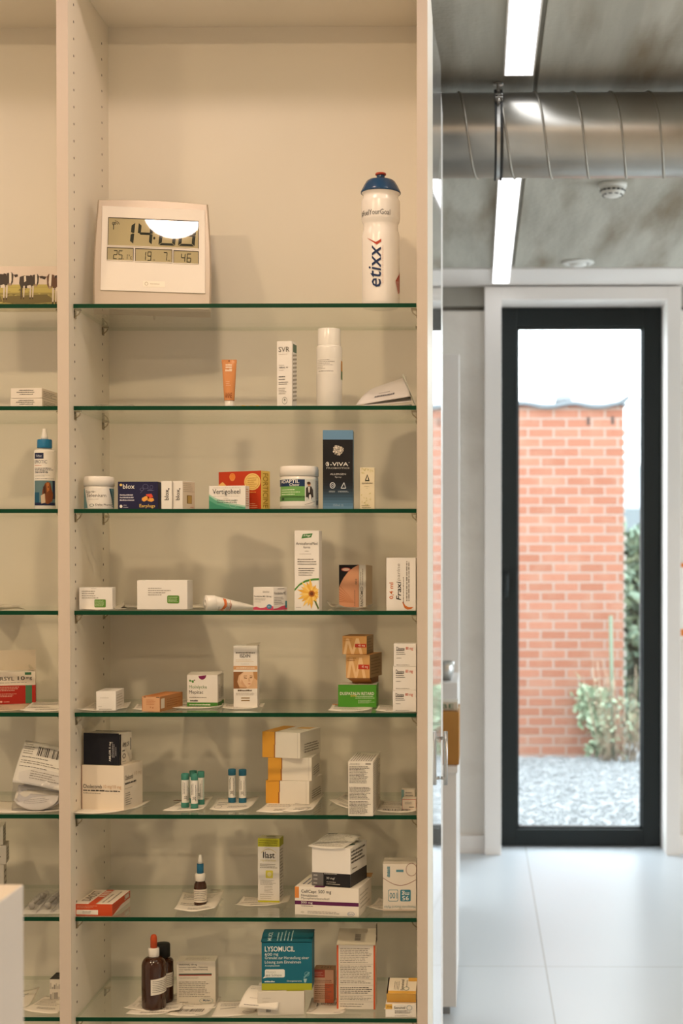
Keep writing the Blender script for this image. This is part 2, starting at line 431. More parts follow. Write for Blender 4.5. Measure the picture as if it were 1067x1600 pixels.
# door casing: three flat boards and the reveals
TX0, TX1 = 0.0356, 0.9446; TT = CEIL-0.012
mb = MB()
mb.box(TX0, DX0, 6.60, 6.80, 0, TT, 'white_paint', 0.002)
mb.box(DX1, TX1, 6.60, 6.80, 0, TT, 'white_paint', 0.002)
mb.box(DX0, DX1, 6.60, 6.80, DTOP, TT, 'white_paint', 0.002)
struct(mb.build('trim_1'))
struct(MB().box(X0, TX0-0.001, 6.632, 6.65, 0, 0.085, 'white_paint', 0.002).build('baseboard_left'))
struct(MB().box(TX1+0.001, RW_X, 6.632, 6.65, 0, 0.085, 'white_paint', 0.002).build('baseboard_right'))
# glazed garden door
e = bpy.data.objects.new('door_1', None); C.objects.link(e); e.location = ((DX0+DX1)/2, 6.83, 0); struct(e)
hw = (DX1-DX0)/2-0.001; T0 = DTOP-0.004
gl = [W(808, 900, 6.83).x-e.location.x, W(1003, 900, 6.83).x-e.location.x, W(900, 1294, 6.83).z, W(900, 512, 6.83).z]
mb = MB()
for a in ((-hw, gl[0], 0.004, T0), (gl[1], hw, 0.004, T0), (gl[0], gl[1], 0.004, gl[2]), (gl[0], gl[1], gl[3], T0)):
    mb.box(a[0], a[1], -0.03, 0.05, a[2], a[3], 'door_frame', 0.003)
# glazing bead
for a in ((gl[0], gl[0]+.008, gl[2], gl[3]), (gl[1]-.008, gl[1], gl[2], gl[3]), (gl[0], gl[1], gl[2], gl[2]+.01), (gl[0], gl[1], gl[3]-.008, gl[3])):
    mb.box(a[0], a[1], -0.012, 0.03, a[2], a[3], 'door_frame', 0.001)
mb.build('door_frame', e)
MB().box(gl[0]+.006, gl[1]-.006, 0.008, 0.014, gl[2]+.006, gl[3]-.006, 'pane').build('door_pane', e)
hx = W(791, 900, 6.8).x-e.location.x; hz0 = W(791, 937, 6.78).z; hz1 = W(791, 888, 6.78).z
mb = MB(); mb.box(hx-.012, hx+.012, -0.038, -0.03, hz0-.01, hz1+.01, 'door_frame', 0.002)
mb.tube([(hx, -0.03, hz1-.02), (hx, -0.075, hz1-.02), (hx, -0.078, hz1-.035), (hx, -0.075, hz0+.01)], 0.008, 'door_frame', 10)
mb.build('door_handle', e)
# left, near and window walls
struct(MB().box(X0-0.15, X0, Y0, 7.0, 0, CEIL+0.15, 'white_paint').build('wall_left'))
struct(MB().box(X0-0.15, RW_X+0.15, Y0-0.15, Y0, 0, CEIL+0.15, 'white_paint').build('wall_front'))
mb = MB(); ys = [Y0] + [y for w in WIN for y in w] + [7.0]
for i in range(0, len(ys), 2): mb.box(RW_X, RW_X+0.2, ys[i], ys[i+1], 0, CEIL+0.15, 'white_paint')
for y0, y1 in WIN:
    mb.box(RW_X, RW_X+0.2, y0, y1, 0, 0.05, 'white_paint'); mb.box(RW_X, RW_X+0.2, y0, y1, 2.55, CEIL+0.15, 'white_paint')
struct(mb.build('wall_right'))
for i, (y0, y1) in enumerate(WIN):
    e = bpy.data.objects.new('window_%d' % (i+1), None); C.objects.link(e); e.location = (RW_X+0.1, (y0+y1)/2, 0.05); struct(e)
    h = (y1-y0)/2; mb = MB()
    mb.box(-.03, .03, -h, -h+.06, 0, 2.5, 'door_frame'); mb.box(-.03, .03, h-.06, h, 0, 2.5, 'door_frame')
    mb.box(-.03, .03, -h+.06, h-.06, 0, .06, 'door_frame'); mb.box(-.03, .03, -h+.06, h-.06, 2.44, 2.5, 'door_frame'); mb.box(-.03, .03, -.03, .03, .06, 2.44, 'door_frame')
    mb.build('window_frame', e)
    MB().box(-.006, .006, -h+.06, h-.06, .06, 2.44, 'pane').build('window_pane', e)

# LED strips flush in the ceiling
for (y0, y1, lab) in ((1.9, 3.737, 'bright white LED strip in the ceiling in front of the round duct'), (4.15, 6.52, 'bright white LED strip in the ceiling beyond the duct near the garden door')):
    t = thing('ceiling_light_strip', lab, 'ceiling light', (0.109, (y0+y1)/2, CEIL), group='LED light strips')
    hl = (y1-y0)/2
    MB().box(-0.036, 0.036, -hl+.004, hl-.004, -0.012, -0.008, 'led').build('diffuser', t)
    mb = MB(); mb.box(-0.04, -0.036, -hl, hl, -0.013, 0.0, 'white_paint'); mb.box(0.036, 0.04, -hl, hl, -0.013, 0, 'white_paint')
    mb.box(-0.036, 0.036, -hl, -hl+.004, -0.013, 0, 'white_paint'); mb.box(-0.036, 0.036, hl-.004, hl, -0.013, 0, 'white_paint'); mb.box(-.036, .036, -hl+.004, hl-.004, -.004, 0, 'white_paint')
    mb.build('frame', t)
# round downlights out of view: the shelf row, and lamps added to brighten the room
for i, (x, y) in enumerate(WASH+FILL_GRID):
    t = thing('downlight', 'round warm ceiling downlight out of the picture, of the shelf row or the added room fill', 'ceiling light', (x, y, CEIL), group='round ceiling downlights')
    r = 0.07 if i < len(WASH) else 0.08
    MB().lathe([(r+.018, 0), (r+.018, -.006), (r+.004, -.011), (r+.002, -.004), (r+.002, 0)], 'white_paint', 36).build('ring', t)
    MB().lathe([(0, -.006), (r, -.006), (r, -.004), (0, -.004)], 'lens', 36).build('lens', t)

# spiral duct
DC = (3.832, EYE+1.140); DR = 0.110
t = thing('ventilation_duct', 'round galvanised spiral ventilation duct hanging under the concrete ceiling', 'duct', (0, DC[0], DC[1]))
mb = MB(); MX = Matrix.Rotation(PI/2, 4, 'Y')
mb.lathe([(DR, X0+.02), (DR, RW_X-.02)], 'duct', 72, M=MX); pipe = mb.build('pipe', t)
P = 0.1007; mb = MB()
xs = W(746, 281, DC[0]-.02).x; ph0 = None
pts = []; n = 40
x = -1.3
x = -1.3
while x < 2.9:                       # the seam runs from upper left to lower right on the near side
    a = -1.86 - 2*PI*(x-xs)/P
    pts.append((x, -math.cos(a)*(DR+.0008), math.sin(a)*(DR+.0008))); x += P/n
mb.tube(pts, 0.0034, 'seam', 6); mb.build('spiral_seam', pipe)
# hanger: clamp ring with rubber edges, lug and rod
cx = W(779, 200, DC[0]-.1).x
t = thing('duct_hanger', 'steel pipe clamp with dark bands and rod holding the duct', 'pipe clamp', (cx, DC[0], DC[1]))
def ring(x0, x1, r0, r1, key):
    return MB().lathe([(r0, x0), (r1, x0), (r1, x1), (r0, x1), (r0, x0)], key, 64, smooth=False, M=MX)
ring(-.0045, .0045, DR+.0015, DR+.0045, 'steel').build('clamp_band', t)
ring(-.0105, -.0045, DR+.001, DR+.007, 'dark_steel').build('rubber_edge', t)
ring(.0045, .0105, DR+.001, DR+.007, 'dark_steel').build('rubber_edge', t)
mb = MB(); a = R_(33); M = Matrix.Rotation(a, 4, 'X')
mb.box(-.010, .010, -DR-.022, -DR-.004, -.006, -.002, 'steel', .001, M=M.inverted()); mb.box(-.010, .010, -DR-.022, -DR-.004, .004, .008, 'steel', .001, M=M.inverted())
mb.tube([M.inverted() @ Vector((0, -DR-.014, -.014)), M.inverted() @ Vector((0, -DR-.014, .018))], .0045, 'steel', 8)
mb.build('lug_bolt', t)
mb = MB(); mb.tube([(0, 0, DR+.004), (0, 0, 0.14)], .005, 'steel', 10); mb.lathe([(.012, DR+.004), (.012, DR+.012), (.006, DR+.014)], 'steel', 12)
mb.lathe([(.014, .136), (.014, .140)], 'steel', 16); mb.build('threaded_rod', t)
# smoke detector and ventilation valve
p = Wz(957, 292, CEIL)
p = Vector((W(957, 292, 4.85).x, 4.85, CEIL))
t = thing('smoke_detector', 'white round smoke detector on the ceiling just past the duct', 'smoke detector', p)
MB().lathe([(.048, 0), (.048, -.012), (.045, -.016), (.043, -.017)], '#e9e7e0~', 36).build('base', t)
MB().lathe([(.043, -.017), (.041, -.030), (.034, -.040), (.022, -.045), (0, -.046)], '#e9e7e0~', 36).build('cover', t)
mb = MB()
for k in range(16):
    a = 2*PI*k/16; mb.box(.0405, .0432, -.006, .006, -.029, -.024, '#2b2a28~', M=Matrix.Rotation(a, 4, 'Z'))
for k in range(10):
    a = 2*PI*k/10; mb.box(.030, .0352, -.006, .006, -.0415, -.039, '#2b2a28~', M=Matrix.Rotation(a, 4, 'Z'))
mb.build('smoke_slots', t)
p = Wz(903, 409, CEIL)
t = thing('ceiling_vent', 'white round ventilation valve in the ceiling near the door', 'vent', p)
MB().lathe([(.066, 0), (.069, -.004), (.062, -.010), (.048, -.012), (.040, -.006), (.040, 0)], '#e6e5e0~', 40).build('ring', t)
MB().lathe([(.036, -.004), (.036, -.012), (.028, -.020), (0, -.022)], '#e6e5e0~', 40).build('valve_disc', t)

# ------------------------------------------------------------------ outside the garden door
GZ = -0.10; BY = 10.75
MATS['gravel'] = noise_mat('pale_gravel', rgb('#636668'), rgb('#848789'), nscale=22, rough=0.9, bump=1.0, bscale=30, lo=.40, hi=.60)
STONES = ['#797d7f', '#717476', '#848889', '#686b6d']
mb = MB(); bx1 = W(974, 900, BY).x
def yard(u0, u1, y0, y1, nx, ny):
    def fn(u, v):
        x, y = u0+(u1-u0)*u, y0+(y1-y0)*v
        return (x, y, GZ-.012+0.010*noise.noise(Vector((x*16, y*14, 0))))
    mb.grid(fn, nx, ny, 'gravel')
yard(-1.5, 4.5, 7.0, BY-.001, 100, 70); yard(bx1+.004, 4.5, BY-.001, 14.0, 40, 30)
rnd = random.Random(3)               # loose stones
for k in range(5200):
    x = rnd.uniform(0.05, 1.45); y = 7.3+(BY-7.36)*rnd.random(); r = rnd.uniform(.006, .014)
    bm = bmesh.new(); bmesh.ops.create_icosphere(bm, subdivisions=1, radius=r)
    M = Matrix.Translation((x, y, GZ-.012+r*.4)) @ Matrix.Rotation(rnd.random()*6, 4, 'Z') @ Matrix.Diagonal((1, rnd.uniform(.6, 1), rnd.uniform(.45, .7), 1))
    mb.bm(bm, rnd.choice(STONES), False, M)
tag(mb.build('gravel_yard'), 'pale grey gravel covering the yard outside the door', 'gravel', kind='stuff')
# brick wall
btop = W(890, 634, BY).z
m = principled('red_brick', rgb('#c05a3c'), 0.85, spec=0.2); MATS['brick'] = m
N, Lk = nodes(m); b = N['Principled BSDF']; tc = N.new('ShaderNodeTexCoord')
sep = N.new('ShaderNodeSeparateXYZ'); cmb = N.new('ShaderNodeCombineXYZ'); Lk.new(tc.outputs['Object'], sep.inputs[0])
ad = N.new('ShaderNodeMath'); ad.operation = 'ADD'; Lk.new(sep.outputs['X'], ad.inputs[0]); Lk.new(sep.outputs['Y'], ad.inputs[1])
Lk.new(ad.outputs[0], cmb.inputs['X']); Lk.new(sep.outputs['Z'], cmb.inputs['Y'])
br = N.new('ShaderNodeTexBrick'); Lk.new(cmb.outputs[0], br.inputs['Vector']); br.offset = 0.5
for k, v in (('Scale', 1.0), ('Mortar Size', 0.0068), ('Mortar Smooth', 0.15), ('Bias', -0.1), ('Brick Width', 0.193), ('Row Height', 0.0726)): br.inputs[k].default_value = v
br.inputs['Color1'].default_value = (*rgb('#845847'), 1); br.inputs['Color2'].default_value = (*rgb('#784c3b'), 1); br.inputs['Mortar'].default_value = (*rgb('#85766c'), 1)
nz = N.new('ShaderNodeTexNoise'); nz.inputs['Scale'].default_value = 5; nz.inputs['Detail'].default_value = 8; Lk.new(tc.outputs['Object'], nz.inputs['Vector'])
mr = N.new('ShaderNodeMapRange'); mr.inputs['From Min'].default_value = .5; mr.inputs['From Max'].default_value = .85; mr.inputs['To Max'].default_value = .5; Lk.new(nz.outputs['Fac'], mr.inputs['Value'])
mx = N.new('ShaderNodeMix'); mx.data_type = 'RGBA'; mx.inputs['B'].default_value = (*rgb('#8c7262'), 1); Lk.new(br.outputs['Color'], mx.inputs['A']); Lk.new(mr.outputs[0], mx.inputs['Factor'])
Lk.new(mx.outputs['Result'], b.inputs['Base Color'])
bp = N.new('ShaderNodeBump'); bp.invert = True; bp.inputs['Strength'].default_value = .8; bp.inputs['Distance'].default_value = .008; Lk.new(br.outputs['Fac'], bp.inputs['Height']); Lk.new(bp.outputs[0], b.inputs['Normal'])
t = thing('brick_wall', 'red brick garden wall with dark coping outside the glass door', 'wall', (0, BY, GZ))
mb = MB(); mb.box(-1.2, bx1, 0, 0.22, -0.03, btop-GZ, 'brick')
rnd = random.Random(5)
for k in range(34): # uneven white mortar smears on the free end
    z = (k+.5)*.0726; mb.box(bx1, bx1+.012+rnd.random()*.012, 0.002, 0.05, z-.02, z+.025, '#827d76', .004)
for px, py in ((957, 657), (919, 658)):
    q = W(px, py, BY); mb.box(q.x-.012, q.x+.012, -0.002, 0.01, q.z-GZ-.03, q.z-GZ+.03, '#3b2a24')
mb.build('masonry', t)
mb = MB()
mb.grid(lambda u, v: (-1.25+u*(bx1+.03+1.25), -0.05+v*.32, btop-GZ+.02+.012*math.sin(u*40)+(.05*max(0, (u-.97)/.03))), 80, 4, '#5f6468~', th=.03)
mb.box(-1.25, bx1+.02, -0.045, 0.25, btop-GZ, btop-GZ+.012, '#4d5154~')
q = W(881, 622, BY); mb.lathe([(.07, 0), (.06, .05), (.03, .07), (0, .072)], '#6b6f72~', 14, M=Matrix.Translation((q.x, .03, btop-GZ+.02)))
mb.build('coping', t)
# climbing plant, stake and dry stems
def foliage(mb, pts, n, rad, size, keys, rnd, flat=.5):
    for k in range(n):
        c = Vector(rnd.choice(pts)); d = Vector((rnd.gauss(0, 1), rnd.gauss(0, flat), rnd.gauss(0, 1)))*rad
        p = c+d; s = size*rnd.uniform(.6, 1.3)
        a = Vector((rnd.uniform(-1, 1), rnd.uniform(-1, .3), rnd.uniform(-1, 1))).normalized(); bb = a.cross(Vector((rnd.uniform(-1, 1), rnd.uniform(-1, 1), rnd.uniform(-1, 1)))).normalized()
        c_ = a.cross(bb)*.15
        mb.add([p-a*s, p+bb*s*.5+c_*s, p+a*s, p-bb*s*.5+c_*s], [[0, 1, 2], [0, 2, 3]], rnd.choice(keys))
rnd = random.Random(11)
vine = [(912, 1078), (925, 1085), (938, 1092), (945, 1098), (915, 1100), (914, 1112), (922, 1122), (930, 1128), (945, 1126), (933, 1142), (940, 1150), (947, 1155), (938, 1165), (945, 1138), (936, 1170)]
t = thing('climbing_plant', 'pale leafy climbing plant growing up the brick wall', 'plant', Vector((W(945, 1175, BY-.1).x, BY-.1, GZ)))
loc = t.location
mb = MB(); foliage(mb, [W(a, b_, BY-.1)-loc for a, b_ in vine], 620, .035, .035, ['leaf'], rnd); mb.build('foliage', t)
mb = MB(); mb.tube([W(a, b_, BY-.06)-loc for a, b_ in ((945, 1180), (940, 1155), (932, 1130), (916, 1108), (913, 1080))], .006, 'twig', 6)
mb.tube([W(a, b_, BY-.06)-loc for a, b_ in ((940, 1155), (947, 1120), (936, 1092), (918, 1080))], .005, 'twig', 6); mb.build('stem', t)
p0 = Wz(957, 1182, GZ); q1 = W(954, 962, BY-.12)
o = MB().tube([(0, 0, -.01), tuple(Vector((q1.x-p0.x, 0, q1.z-GZ)))], .014, '#5d6a58~', 8).build('garden_stake', loc=(p0.x, BY-.12, GZ)); tag(o, 'thin green-grey garden stake leaning upright against the bricks', 'stake')
t = thing('dry_shrub', 'tangle of dry stems at the foot of the brick wall corner', 'plant', (W(968, 1180, BY-.3).x, BY-.3, GZ))
mb = MB()
for k in range(46):
    a = rnd.uniform(-.16, .16); h = rnd.uniform(.25, .75); b2 = a+rnd.gauss(0, .1)
    mb.tube([(a, rnd.uniform(-.05, .05), 0), ((a+b2)/2+rnd.gauss(0, .02), 0, h*.5), (b2, rnd.uniform(-.08, .08), h)], [.004, .003, .0015], 'twig', 5)
mb.build('stems', t)
mb = MB(); foliage(mb, [(rnd.uniform(-.18, .2), 0, rnd.uniform(.02, .5)) for k in range(30)], 160, .03, .022, ['leaf', 'hedge', 'twig'], rnd); mb.build('leaves', t)
# hedge and pale building beyond the wall's end
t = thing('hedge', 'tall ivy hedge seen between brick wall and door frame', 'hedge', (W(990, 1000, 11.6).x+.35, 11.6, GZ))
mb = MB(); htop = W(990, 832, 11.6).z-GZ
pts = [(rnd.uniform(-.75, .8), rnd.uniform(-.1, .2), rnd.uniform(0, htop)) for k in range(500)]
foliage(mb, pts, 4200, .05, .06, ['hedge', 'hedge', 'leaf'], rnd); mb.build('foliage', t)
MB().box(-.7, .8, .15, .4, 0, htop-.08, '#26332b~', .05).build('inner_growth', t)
BB = 19.0
t = thing('neighbouring_building', 'white neighbouring building with grey lower storey behind the brick wall', 'building', (W(985, 800, BB).x+2.0, BB, GZ))
l0 = -3.2; zz = [W(990, y, BB).z-GZ for y in (860, 795, 727, 640, 628)]
MB().box(l0, 6, 0, 4, 0, zz[2], '#8d9396~').build('lower_storey', t)
MB().box(l0-.05, 6, -.25, 4, zz[2], zz[3], '#eef0f0~').build('upper_storey', t)
MB().box(l0-.15, 6, -.4, 4, zz[3], zz[4], '#dfe3e4~').build('roof_edge', t)
MB().box(l0+.3, 5, -.03, .01, zz[0], zz[1], '#4a5154!').build('window_band', t)

# ------------------------------------------------------------------ shelving cabinet
CF, CB = 2.65, 2.94                  # front edges and inner face of the back panel
XL = W(91, 876, CF).x, W(109, 876, CF).x
XR = W(651.5, 876, CF).x, W(668, 876, CF).x
XLL = XL[0]-(XR[0]-XL[1])-(XL[1]-XL[0]), XL[0]-(XR[0]-XL[1])
ZT = W(400, 42, CB).z
SHY = [474, 634, 795, 954.5, 1114, 1273.5, 1434, 1591]
SZ = [W(380, y, 2.67).z for y in SHY]
cab = thing('shelving_cabinet', 'tall open cream white shelving cabinet with two bays and drilled uprights', 'cabinet', (0, CF, 0))
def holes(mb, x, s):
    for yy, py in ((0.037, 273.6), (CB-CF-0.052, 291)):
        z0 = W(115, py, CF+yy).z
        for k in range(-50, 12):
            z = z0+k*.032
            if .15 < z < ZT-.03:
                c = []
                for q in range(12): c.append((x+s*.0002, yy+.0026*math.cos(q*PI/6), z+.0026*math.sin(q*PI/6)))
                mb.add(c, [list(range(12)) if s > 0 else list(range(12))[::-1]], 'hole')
for (a, b_), sides in ((XLL, (1,)), (XL, (1, -1)), (XR, (-1,))):
    mb = MB(); mb.box(a, b_, 0, CB-CF+.018, 0, ZT+.022, 'laminate', .0008)
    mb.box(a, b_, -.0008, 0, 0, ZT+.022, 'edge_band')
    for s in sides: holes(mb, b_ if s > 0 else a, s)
    mb.build('upright', cab)
for a, b_ in ((XLL[1], XL[0]), (XL[1], XR[0])):
    MB().box(a, b_, CB-CF, CB-CF+.010, .10, ZT+.02, 'laminate').build('back_panel', cab)
    MB().box(a, b_, 0.001, CB-CF, ZT, ZT+.022, 'laminate', .0008).build('top_panel', cab)
    MB().box(a, b_, 0.001, CB-CF, .10, .122, 'laminate', .0008).build('bottom_panel', cab)
    MB().box(a, b_, .03, .048, 0, .10, 'laminate').build('plinth', cab)
def clip(x, s, y, z):
    mb = MB()
    mb.box(x, x+s*.012, y-.005, y+.005, z-.0024, z-.0002, 'clip', .0004)
    mb.box(x, x+s*.0025, y-.005, y+.005, z-.017, z-.0026, 'clip', .0004)
    mb.tube([(x+s*.011, y, z-.0035), (x+s*.009, y, z-.008), (x+s*.002, y, z-.014)], .0013, 'clip', 6)
    mb.build('shelf_clip', cab)
GT = 0.0078
nm = ['digital clock and the water bottle', 'orange tube and the folded leaflet', 'dark blue earplug box and the chew jar', 'yellow daisy box and the lying tube',
      'green and orange cartons at right and the small white box', 'yellow and white cartons and the homeopathic tubes', 'orange and white carton and the small nose spray bottle', 'brown dropper bottle and the teal carton']
nl = ['cow postcard in the left bay', 'two flat white cartons in the left bay', 'ear cleaner bottle in the left bay', 'loose paper slip in the left bay', 'red carton in the left bay',
      'bag of paper leaflets in the left bay', 'wrapped syringes in the left bay', 'small skyline carton in the left bay']
for k, z in enumerate(SZ):
    for bay, (a, b_) in enumerate(((XLL[1], XL[0]), (XL[1], XR[0]))):
        x0, x1, y0, y1 = a+.002, b_-.002, 2.672, CB-.003
        mb = MB()
        v = [(x0, y0, z-GT), (x1, y0, z-GT), (x1, y1, z-GT), (x0, y1, z-GT), (x0, y0, z), (x1, y0, z), (x1, y1, z), (x0, y1, z)]
        c = (Vector(((x0+x1)/2, y0, z-GT)))
        v = [tuple(Vector(p)-c) for p in v]
        mb.add(v, [[0, 3, 2, 1], [4, 5, 6, 7]], 'glass'); mb.add(v, [[0, 1, 5, 4]], 'glass_edge'); mb.add(v, [[1, 2, 6, 5], [3, 0, 4, 7]], 'glass_back'); mb.add(v, [[2, 3, 7, 6]], 'glass_back')
        o = mb.build('glass_shelf', loc=c)
        tag(o, 'green-edged glass shelf under the '+(nm[k] if bay else nl[k]), 'shelf', 'glass shelves')
        for x, s in ((a, 1), (b_, -1)):
            for y in (.037, CB-CF-.052): clip(x, s, y, z-GT)

# ------------------------------------------------------------------ tall cupboard behind it, with its door ajar
t = thing('tall_cupboard', 'tall glossy white cupboard standing behind the shelving with a door ajar', 'cupboard', (XR[1], 2.96, 0))
MB().box(-1.5, -.022, .008, .62, 0, ZT+.02, 'lacquer', .001).build('cupboard_body', t)
MB().box(-.021, .006, .45, .62, 0, ZT+.02, 'lacquer', .001).build('end_panel', t)
AJ = 0.047; DL = .235
d = bpy.data.objects.new('cupboard_door', None)
mb = MB(); mb.box(-.019, 0, 0, DL, .09, ZT+.015, 'gloss_lacquer', .0008)
dm = mb.build('door', t, loc=(0, .010, 0), rot=(0, 0, -AJ)); bpy.data.objects.remove(d)
hz = [W(693, 1223, 3.18).z, W(693, 1145, 3.18).z]
mb = MB(); mb.tube([(.001, DL-.03, hz[0]+.012), (.011, DL-.03, hz[0]+.010), (.0125, DL-.03, hz[0])], .004, 'steel', 8)
mb.tube([(.0125, DL-.03, hz[0]-.004), (.0125, DL-.03, hz[1]+.004)], .0045, 'steel', 10)
mb.tube([(.001, DL-.03, hz[1]-.012), (.011, DL-.03, hz[1]-.010), (.0125, DL-.03, hz[1])], .004, 'steel', 8)
mb.build('handle', dm)

# white pedestal, box and counter at the far left of the passage
PD = 4.25
px1 = W(713, 1400, PD).x; pz = W(705, 1197, PD).z
t = thing('white_pedestal', 'white drawer pedestal under the brown cardboard box', 'cabinet', (px1, PD, 0))
MB().box(-.5, 0, 0, .55, 0.03, pz-.02, 'lacquer', .002).build('body', t)
MB().box(-.505, .004, -.01, .56, pz-.02, pz, 'lacquer', .002).build('top', t)
MB().box(-.48, -.02, .03, .5, 0, .03, '#9a9a98~').build('plinth', t)
bx = W(717, 1150, PD+.02).x; bz = W(705, 1112, PD+.02).z
t = thing('cardboard_box', 'plain brown cardboard box on the white pedestal', 'box', (bx-.15, PD+.02+.12, pz+.0005))
MB().box(-.15, .15, -.12, .12, 0, bz-pz-.001, 'cardboard', .002).build('carton_body', t)
MB().box(-.15, .15, -.03, .03, bz-pz-.001, bz-pz-.0006, '#c9a468').build('packing_tape', t)
sw, sh = .16, W(705, 1098, PD+.03).z-bz
o = MB(); o.box(-sw/2, sw/2, -.05, .05, 0, sh, '#d9d2c4', .001)
ops = T('B', .70, .25, .80, .75, '#2f6b4a', True) + T('E', .83, .25, .92, .75, '#2f6b4a', True) + E(.6, .7, .06, .25, '#a8642c') + L(.70, .82, .95, .95, 1, '#555555')
emit(o, ops, box_face('f', sw, .10, sh))
tag(o.build('carton', loc=(bx-sw/2-.004, PD+.10, bz+.0005)), 'small white carton with green letters lying on the brown cardboard box', 'carton')
KD = 5.6
kz = W(700, 1066, KD).z; kx = W(715, 1060, KD).x
t = thing('white_counter', 'white counter with tall white panel standing beyond the pedestal', 'counter', (kx, KD, 0))
MB().box(-.6, 0, 0, .5, 0, kz-.03, 'lacquer', .002).build('counter_body', t); MB().box(-.6, .0, -.01, .5, kz-.03, kz, 'lacquer', .002).build('counter_top', t)
MB().box(-.6, 0, .5, .58, 0, W(705, 553, KD+.5).z, 'white_paint', .002).build('tall_panel', t)
q = W(694, 1066, KD+.1)
o = MB().lathe([(.026, 0), (.034, .04), (.036, .075), (.033, .076), (.030, .04), (.02, .01), (0, .008)], 'steel', 24).build('steel_cup', loc=(q.x+.004, KD+.1, kz)); tag(o, 'grey metal cup on the white counter beyond the cupboard', 'cup')
# panel at the right edge
q0, q1 = W(1061, 1000, 6.62), W(1061, 880, 6.62)
o = MB(); w_, h_ = .55, q1.z-q0.z
o.box(0, w_, -.012, 0, 0, h_, '#ece9e2', .001)
emit(o, R(0, 0, 1, .055, '#e0853f') + R(0, .86, 1, .95, '#e0853f'), lambda u, v, l: (u*w_, -.012-EPS*3*l, v*h_))
tag(o.build('wall_poster', loc=(TX1+.001, 6.65, q0.z)), 'white board with orange bands on the wall right of the door', 'poster')
# white counter corner close to the camera at lower left
q = W(37, 1380, 1.62)
t = thing('sales_counter', 'corner of a white counter in the near left foreground', 'counter', (q.x, 1.62, 0))
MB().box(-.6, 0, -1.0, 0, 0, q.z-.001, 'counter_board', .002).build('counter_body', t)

# ------------------------------------------------------------------ things on the shelves
WH, CR, GY, DK, BK = '#e9e5df', '#e6dccb', '#8f8b86', '#4a4744', '#1d1c1c'
PAP = '#e6dfd2'
class O: pass
def carton(name, label, cat, z, x0, x1, yt, D, d=None, yb=None, faces=None, col=WH, side=None, yaw=None, group=None, flaps=None, extra=None, bev=.0006, lift=0.0, tilt=0.0):
    """printed carton: pixel box of its front (x0..x1, top yt, base yb or depth d), D deep, standing at level z"""
    xm = (x0+x1)/2
    if d is None: d = max(2.674, Wz(xm, yb, z).y)
    s = d/F
    if yaw is None: yaw = 0.0
    if side is not None:
        off = (VPX-xm)/F
        best = None
        for k in range(-60, 61):
            a = R_(k*.5); v = D/s*(math.sin(-a)+math.cos(a)*off)
            if best is None or abs(v-side) < best[0]: best = (abs(v-side), a)
        yaw = best[1]
    w = (x1-x0)*s/max(.3, math.cos(yaw)-math.sin(-yaw)*0)
    p = W(xm, (yt+VPY)/2, d); h = W(xm, yt, d).z-z-lift
    o = O(); o.w, o.d, o.h, o.z, o.yaw, o.depth = w, D, h, z+lift, yaw, d
    c = Vector((p.x, d, z+lift)) + Matrix.Rotation(yaw, 3, 'Z') @ Vector((0, D/2, 0))
    o.c = c; o.top = z+lift+h
    mb = MB(); mb.box(-w/2, w/2, -D/2, D/2, 0, h, col, bev)
    for fc, ops in (faces or {}).items(): emit(mb, ops, box_face(fc, w, D, h))
    ob = mb.build(name, loc=c, rot=(tilt, 0, yaw)); tag(ob, label, cat, group); o.ob = ob
    return o
def flap(o, name, pts, col, th=.0004, label=None):
    """a thin card flap in the carton's own frame: four corners"""
    mb = MB(); P4 = [Vector(p) for p in pts]
    mb.grid(lambda u, v: P4[0].lerp(P4[1], u).lerp(P4[3].lerp(P4[2], u), v), 4, 4, col, th=th, smooth=False)
    f = mb.build(name, o.ob)
    if label: f['label'] = label
    return f
_sheet = [0]
def sheet(name, label, z, px, ops=(), curl=.004, col=PAP, cat='paper slip', group=None, wob=.0012, seed=1, th=.0003, wpts=None, bend=None, lift=.0004):
    """a slip of paper lying at level z; px = four pixel corners: back-left, back-right, front-right, front-left"""
    P4 = wpts or [Wz(a, b_, z+lift) for a, b_ in px]
    for p in P4: p.y = min(max(p.y, 2.66), CB-.004)
    c = sum(P4, Vector())/4; c.z = min(p.z for p in P4)
    Q = [p-c for p in P4]
    def fn(u, v, l=0):
        p = Q[3].lerp(Q[2], u).lerp(Q[0].lerp(Q[1], u), v)
        e = curl*((2*u-1)**2)*((2*v-1)**2) + wob*(1+noise.noise(Vector((u*2.3+seed*3.1, v*2.1, seed))))*(1 if curl else 0)
        if bend: e += bend(u, v)
        return Vector((p.x, p.y, p.z+th+e+EPS*l))
    mb = MB(); mb.grid(lambda u, v: fn(u, v), 14, 10, col, th=th)
    emit(mb, ops, fn, 14, 10)
    ob = mb.build(name, loc=c); tag(ob, label, cat, group); return ob
RXOPS = L(.08, .12, .9, .42, 4, GY) + L(.08, .55, .7, .8, 3, GY)
def rx(seed, bar=False, dark=False):
    a = L(.07, .10, .92, .38, 4, '#9a948a', seed=seed) + L(.07, .50, .75, .68, 2, '#9a948a', seed=seed+1)
    return a + (BAR(.15, .74, .85, .90, '#5a564f', seed=seed) if bar else L(.3, .78, .95, .92, 2, '#7d776d', seed=seed+2))
def cyl(r, zb, h, a0=-1.25, a1=1.25, e=.00025):
    """print on an upright cylinder: u across a0..a1 radians, v from zb upward"""
    return lambda u, v, l: ((r+e+EPS*l)*math.sin(a0+(a1-a0)*u), -(r+e+EPS*l)*math.cos(a0+(a1-a0)*u), zb+v*h)

# ---- top shelf: clock
z = SZ[0]
p = W(238, 484, 2.735)
